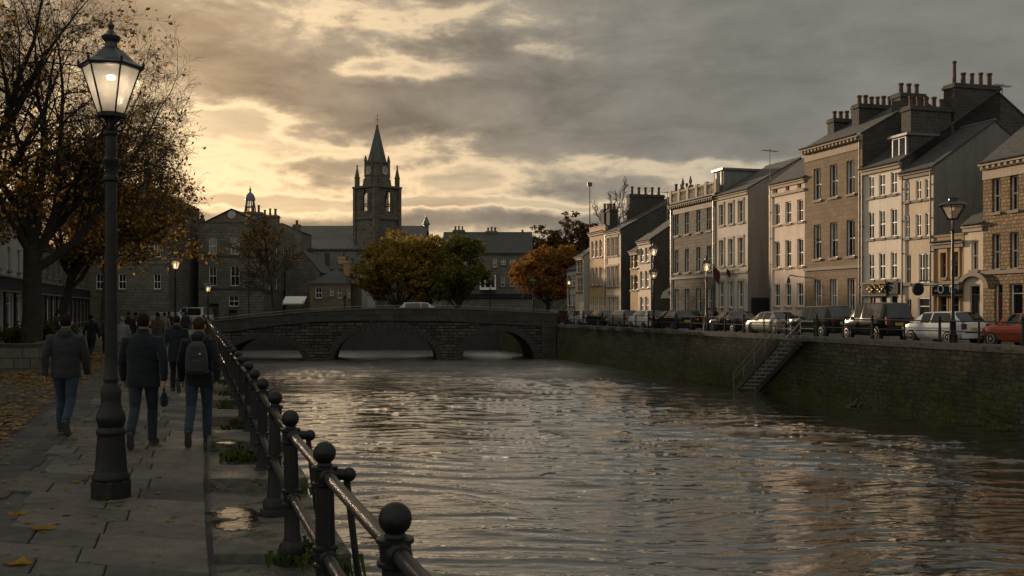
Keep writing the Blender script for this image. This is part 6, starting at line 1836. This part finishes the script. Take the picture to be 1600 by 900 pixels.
M['shoe'] = plain('shoe', (.015,.013,.012), .5); M['sole'] = plain('sole', (.06,.05,.045), .8); M['eye'] = plain('eye', (.5,.48,.45), .2); M['strap'] = cloth('cloth_strap',(.03,.031,.034))
def person(label, loc, head, H=1.78, jacket='black', trousers='jeans', hair='hair_dark', phase=1, stride=.5, hood=False, long=0.0, build_=1.0, detail=2, arm=.12, collar=True, stand=False, group=None, bulge=0):
    """local frame: faces +y; phase 1: the left foot trails"""
    k = H/1.78
    root = thing('person', label, 'person', loc, head, group)
    vx = {2:.011, 1:.016, 0:.03}[detail]
    hip = .92*k; st = 0 if stand else stride
    # legs: front foot planted, rear foot rolling off its toe
    legs = {}
    for s in (-1,1):
        trail = (s == -phase) and not stand
        hx = s*.095*k; hj = Vector((hx,0,hip))
        if stand: kn = Vector((hx*1.05,.03,.49*k)); an = Vector((hx*1.1,0,.09*k)); fd = Vector((s*.12,1,0)).normalized()
        elif trail: kn = Vector((hx*.95,-.06*k-.02,.50*k)); an = Vector((hx*.9,-.34*k,.21*k)); fd = Vector((s*.05,.50,-.86)).normalized()
        else: kn = Vector((hx,.12*k,.49*k)); an = Vector((hx*1.0,.10*k,.09*k)); fd = Vector((s*.1,1,-.02)).normalized()
        legs[s] = (hj, kn, an, fd, trail)
    arms = {}
    for s in (-1,1):
        sh = Vector((s*.172*k*build_, -.01, 1.405*k)); sw = arm*(1 if s == phase else -1) if not stand else .02
        # the arm opposite the leading leg swings forward
        sw = -sw*s*phase*1.0 if False else (arm if s == -phase*-1 else -arm)
        if stand: sw = .02
        el = sh + Vector((s*.075*k, -sw*.5-.03, -.28*k)); wr = el + Vector((s*.0, -sw*.4+.07, -.245*k)); arms[s] = (sh, el, wr)
    # ---- body: one continuous skin
    b = MB(); sk = M['skin']
    hz_ = 1.635*k
    b.ball((0,.015,hz_), (.078*k,.098*k,.115*k), sk, 20, 14); b.ball((0,.045,hz_-.075*k), (.052*k,.06*k,.05*k), sk, 14, 8)
    b.ball((0,.115*k,hz_-.02*k), (.014,.022,.026), sk, 8, 6)                       # nose
    b.ball((0,.098*k,hz_-.062*k), (.026,.012,.008), sk, 8, 6)                      # lips
    for s in (-1,1): b.ball((s*.082*k,-.0,hz_-.015*k), (.014,.022,.034), sk, 10, 7)      # ears
    b.tube([(0,-.01,1.42*k),(0,-.005,1.50*k),(0,.005,hz_-.04)], [.068*k,.06*k,.058*k], sk, 14)
    t = [(0,0,.86*k,.15*k,.10*k),(0,0,.98*k,.155*k,.105*k),(0,0,1.1*k,.145*k,.095*k),(0,0,1.26*k,.165*k,.105*k),(0,0,1.38*k,.175*k,.095*k),(0,0,1.44*k,.13*k,.075*k),(0,0,1.47*k,.07*k,.06*k)]
    b.loft(t, sk, 18)
    for s in (-1,1):
        hj, kn, an, fd, tr = legs[s]; b.tube([hj+Vector((0,0,.03)),hj.lerp(kn,.5),kn,kn.lerp(an,.4),an], [.08*k,.072*k,.052*k,.052*k,.038*k], sk, 12)
        b.tube([an, an+fd*.10, an+fd*.18], [.04,.04,.03], sk, 10)
        sh, el, wr = arms[s]; b.tube([sh,sh.lerp(el,.5),el,el.lerp(wr,.4),wr], [.05*k,.045*k,.038*k,.036*k,.026*k], sk, 12)
        d = (wr-el).normalized(); fw = Vector((0,1,0)); fw = (fw-d*fw.dot(d)).normalized(); out = d.cross(fw)
        pc = wr+d*.045
        b.tube([wr, wr+d*.03, wr+d*.085], [(.022,.028),(.017,.04),(.015,.042)], sk, 10)
        if detail == 2:
            for j, L_ in enumerate((.066,.076,.07,.055)):
                r0 = wr+d*.08+fw*(.03-.02*j); c1 = r0+d*L_*.5-out*s*.008; c2 = c1+(d-out*s*.7).normalized()*L_*.35; c3 = c2+(d*.4-out*s).normalized()*L_*.3
                b.tube([r0-d*.02,r0,c1,c2,c3], [.0095,.0095,.009,.008,.0065], sk, 8)
            r0 = wr+d*.03+fw*.03; b.tube([r0-fw*.015,r0+fw*.012+d*.02,r0+fw*.02+d*.045-out*s*.01,r0+fw*.014+d*.07-out*s*.016], [.012,.0115,.010,.008], sk, 8)
        else: b.ball(tuple(wr+d*.11), (.02,.035,.05), sk, 8, 6)
    body = remesh(b, .0075 if detail == 2 else vx*1.2, 'body', sk, root, 1)
    # ---- hair: cap over the back of the head
    h = MB(); h.ball((0,-.006,hz_+.014*k), (.0815*k,.1*k,.108*k), M[hair], 22, 14)
    # cut below the hairline: keep the cap above a plane that drops to the nape
    o = MB(); keep = []
    for f in h.f:
        c = sum((Vector(h.v[i]) for i in f), Vector())/len(f)
        if (c.z-hz_)/k > -.055+ .62*max(0,c.y+.0)/k*1.0 + (.0 if c.y < 0 else .01): keep.append(f)
    o.add(h.v, keep, M[hair]); ho = o.build('hair', root, smooth=80)
    sm = ho.modifiers.new('thick','SOLIDIFY'); sm.thickness = .006
    # ---- trousers
    tm = CL[trousers]; b = MB()
    b.loft([(0,0,.80*k,.12*k,.10*k),(0,-.01,.88*k,.165*k,.12*k),(0,-.01,.98*k,.165*k,.118*k),(0,0,1.05*k,.155*k,.11*k)], tm, 18)
    for s in (-1,1):
        hj, kn, an, fd, tr = legs[s]
        b.tube([hj+Vector((0,-.005,.02)),hj.lerp(kn,.45),kn,kn.lerp(an,.45)+Vector((0,-.012,0)),an+Vector((0,-.01,.03)),an+Vector((0,-.008,-.02))], [.098*k,.088*k,.068*k,.066*k,.058*k,.06*k], tm, 14)
    remesh(b, vx, 'trousers', tm, root, 3, .006 if detail else 0, 3)
    # ---- shoes
    for s in (-1,1):
        hj, kn, an, fd, tr = legs[s]; q = MB()
        up = Vector((0,0,1)) - fd*fd.z
        up = up.normalized() if up.length > .05 else Vector((0,-1,0))
        if tr: up = Vector((0,.86,.5))
        sd = fd.cross(up).normalized(); heel = an - fd*.055 - up*.055
        def ring(t, w_, h0, h1):
            c = heel+fd*t; return [c-sd*w_+up*h0, c-sd*w_*.9+up*h1*.7, c+up*h1, c+sd*w_*.9+up*h1*.7, c+sd*w_+up*h0, c-up*.0+up*(h0-.012)]
        rs = [ring(0,.026,0,.07),ring(.03,.036,0,.095),ring(.09,.038,0,.10),ring(.15,.043,0,.065),ring(.21,.046,0,.05),ring(.26,.036,.004,.038),ring(.275,.015,.008,.025)]
        vs = [tuple(p) for r_ in rs for p in r_]; fs = []
        for i in range(len(rs)-1):
            for j in range(6): fs.append((i*6+j,i*6+(j+1)%6,(i+1)*6+(j+1)%6,(i+1)*6+j))
        fs += [tuple(range(5,-1,-1)), tuple((len(rs)-1)*6+j for j in range(6))]
        q.add(vs, fs, M['shoe']); so_ = q.build('shoe', root, smooth=50)
        q = MB(); a = [tuple(heel+fd*t_+sd*w_*sg-up*.004) for t_, w_ in ((0,.028),(.05,.038),(.1,.036),(.17,.046),(.23,.044),(.275,.018)) for sg in (-1,1)]
        lo = [tuple(Vector(p)-up*.018) for p in a]; n_ = len(a)
        order = list(range(0,n_,2)) + list(range(n_-1,0,-2))
        q.add([a[i] for i in order]+[lo[i] for i in order], [tuple(range(n_)), tuple(range(2*n_-1,n_-1,-1))]+[(i,n_+i,n_+(i+1)%n_,(i+1)%n_) for i in range(n_)], M['sole']); q.build('sole', so_)
    # ---- jacket
    jm = CL[jacket]; b = MB(); g = build_; hem = (.80-long)*k; bb = bulge
    b.loft([(0,-.005,hem,.185*k*g,.135*k),(0,-.008,hem+.05*k,.188*k*g,.138*k),(0,-.008,1.0*k,.18*k*g,.135*k+bb),(0,-.006,1.13*k,.175*k*g,.13*k+bb),(0,-.008,1.27*k,.192*k*g,.138*k+bb),(0,-.012,1.36*k,.188*k*g,.125*k),(0,-.012,1.425*k,.155*k*g,.105*k),(0,-.008,1.48*k,.10*k*g,.085*k),(0,-.002,1.50*k,.085*k,.076*k)], jm, 22)
    if collar: b.tube([(0,-.006,1.46*k),(0,-.002,1.53*k),(0,.0,1.545*k)], [.088*k,.082*k,.078*k], jm, 16)
    if hood:
        b.ball((0,-.075*k,1.465*k), (.115*k,.06*k,.065*k), jm, 16, 10); b.tube([(-.1*k,-.02,1.47*k),(-.06*k,-.1*k,1.50*k),(.06*k,-.1*k,1.50*k),(.1*k,-.02,1.47*k)], .032*k, jm, 8)
    for s in (-1,1):
        sh, el, wr = arms[s]; d = (wr-el).normalized()
        b.tube([sh+Vector((-s*.06*k,0,-.015)),sh,sh.lerp(el,.5),el,el.lerp(wr,.5),wr-d*.01,wr+d*.015], [.07*k,.077*k,.069*k,.06*k,.055*k,.047*k,.045*k], jm, 14)
    remesh(b, vx, 'jacket', jm, root, 3, .008 if detail else .004, 1)
    if detail == 2:
        q = MB()
        for s in (-1,1): q.ball((s*.031*k,.098*k,hz_+.012*k), .011, M['eye'], 8, 6)
        q.build('eyes', root)
        q = MB(); q.tube([(.187*k*g*math.cos(t*PI/12),-.005+.139*k*math.sin(t*PI/12),hem+.045*k) for t in range(25)], .004, jm, 4); q.build('hem_seam', root)
    return root, legs, arms, k
HD = math.atan2(.3,.95)                                  # heading along the quay
def at(px, py): Y = F*CH/(py-HZ); return (X(px,Y), Y, 0.012)
def atH(px, Y, z=.01): return (X(px,Y), Y, z)
person('man in a charcoal hooded jacket and blue jeans walking left of the lamp', at(103,679), HD*.6, 1.80, 'charcoal','jeans','hair_dark', phase=-1, hood=True, detail=2, build_=1.12, long=-.02)
r2, l2, a2, k2 = person('broad man in a black jacket and dark trousers walking just right of the lamp', at(224,699), HD*.5, 1.82, 'navy','darkjeans','hair_dark', phase=1, detail=2, build_=1.16, long=.02)
r3, l3, a3, k3 = person('walker in black jacket and blue jeans carrying a dark backpack by the railing', at(311,695), HD*.5, 1.77, 'black','jeans','hair_brown', phase=1, detail=2, build_=1.0, hood=True)
person('walker in dark clothes and long coat ahead, between the two nearest men', at(276,612), HD*.6, 1.73, 'navy','black','hair_dark', phase=-1, detail=1, build_=1.05, long=.12, hood=True)
# backpack worn by the right-hand walker
def on(root, v): return tuple(Matrix.Translation(root.location) @ Matrix.Rotation(root.rotation_euler.z,4,'Z') @ Vector(v))
bp = thing('backpack', 'dark grey backpack with two shoulder straps on the walker beside the railing', 'backpack', r3.location, r3.rotation_euler.z)
q = MB(); c = M['strap']
q.loft([(0,-.19,.97*k3,.10,.06),(0,-.205,1.0*k3,.145,.085),(0,-.21,1.12*k3,.15,.09),(0,-.205,1.26*k3,.14,.085),(0,-.19,1.36*k3,.115,.07),(0,-.165,1.42*k3,.06,.035)], c, 20)
remesh(q, .012, 'bag', c, bp, 3, .006, 7)
q = MB(); q.bbox(-.105,.105,-.315,-.25,1.02*k3,1.18*k3,c,.03); q.build('pocket', bp)
for s in (-1,1):
    q = MB(); q.tube([(s*.06,-.16,1.40*k3),(s*.085,-.125,1.455*k3),(s*.11,-.06,1.49*k3),(s*.125,.03,1.475*k3),(s*.13,.11,1.38*k3),(s*.14,.12,1.2*k3),(s*.17,.0,1.02*k3),(s*.12,-.15,1.0*k3)], [(.009,.026)]*8, c, 8); q.build('strap', bp, smooth=50)
q = MB(); q.ball((.055,-.298,1.255*k3), .012, M['sign_white'], 8, 6); q.build('badge', bp)
q = MB(); q.box(-.05,.045,-.302,-.29,1.235*k3,1.242*k3,M['lead']); q.build('zip', bp)
# small dark bag in the right hand of the broad man
wr = a2[1][2]; hb = thing('handbag', 'small dark bag hanging from the right hand of the broad man in black', 'bag', r2.location, r2.rotation_euler.z)
q = MB(); q.loft([(wr.x,wr.y+.02,wr.z-.36,.03,.05),(wr.x,wr.y+.02,wr.z-.33,.05,.085),(wr.x,wr.y+.02,wr.z-.24,.05,.09),(wr.x,wr.y+.02,wr.z-.17,.025,.06)], CL['black'], 14); q.build('body', hb, smooth=50)
q = MB(); q.tube([(wr.x,wr.y-.03,wr.z-.18),(wr.x,wr.y,wr.z-.09),(wr.x,wr.y+.05,wr.z-.18)], .008, CL['black'], 6); q.build('strap', hb)
GP = 'people walking towards the bridge'
far = [
 (143,36.0,1.66,'black','black','hair_dark',.0,'man in black standing by the planter, nearest of the distant figures'),
 (166,41,1.68,'brown','black','hair_dark',.3,'figure in dark brown beside the man in black, left of the lamp post'),
 (191,33,1.62,'grey','grey','hair_fair',.3,'fair haired woman in a light grey jacket just right of the lamp post'),
 (201,40,1.78,'black','black','hair_brown',.3,'man in black next to the light grey jacket'),
 (212,43,1.74,'charcoal','black','hair_dark',.3,'person in charcoal between the man in black and the broad man'),
 (246,37,1.75,'brown','darkjeans','hair_dark',.9,'man in a brown jacket turning his head, right of the broad man'),
 (257,49,1.70,'stone','black','hair_brown',.3,'person in a pale stone coat right of the brown jacketed man'),
 (264,56,1.72,'navy','darkjeans','hair_dark',.3,'person in navy far off before the parked cars'),
 (290,60,1.70,'charcoal','black','hair_dark',.3,'person in charcoal farthest ahead, left of the backpack walker'),
 (89,44,1.70,'charcoal','black','hair_dark',-.6,'person in charcoal behind the planter, left of the hooded man'),
]
for px, Y, H_, j, t, hr, hd, lab in far:
    person(lab, atH(px,Y), hd, H_, j, t, hr, phase=random.Random(px).choice((-1,1)), detail=1, group=GP)
G5 = 'people at the right end of the bridge'
for i, (px, Y, z, j, t, lab, hd) in enumerate(((846,104,.35,'red','black','person in red by the bridge end, left of the small crowd',1.2),(862,103,.3,'stone','black','person in a pale coat leading the small crowd at the bridge end',.4),(870,106,.25,'red','darkjeans','person in a red jacket inside the small crowd at the bridge end',2.8),
    (876,101,.25,'black','black','person in black inside the small crowd at the bridge end',3.0),(883,104,.25,'grey','jeans','person in grey and jeans inside the small crowd at the bridge end',.2),(889,107,.25,'charcoal','black','person in charcoal at the right of the small crowd',2.0),(897,103,.25,'stone','jeans','person in stone jacket rightmost of the small crowd at the bridge end',1.0))):
    person(lab, (X(px,Y),Y,z), hd, 1.68+.1*((i*37)%10)/10, j, t, 'hair_brown' if i % 2 else 'hair_dark', phase=1 if i % 2 else -1, detail=0, group=G5)
G6 = 'people on the right quay pavement'
for i, (px, Y, off, j, lab) in enumerate(((1108,72,2.2,'stone','person in a pale coat on the quay right of the lit lamp'),(1118,73.5,3.2,'black','person in black between the pale coats on the right quay'),(1128,71,3.0,'grey','person in grey on the right quay behind the dark green saloon'),(1140,80,5.5,'stone','person in stone jacket near the house with flags'))):
    Y = 31.8/((px-800)/F+.283) + 9 if False else Y
    person(lab, (X(px,Y),Y,.25), .5*i, 1.7, j, 'black', 'hair_dark', phase=1, detail=0, group=G6)
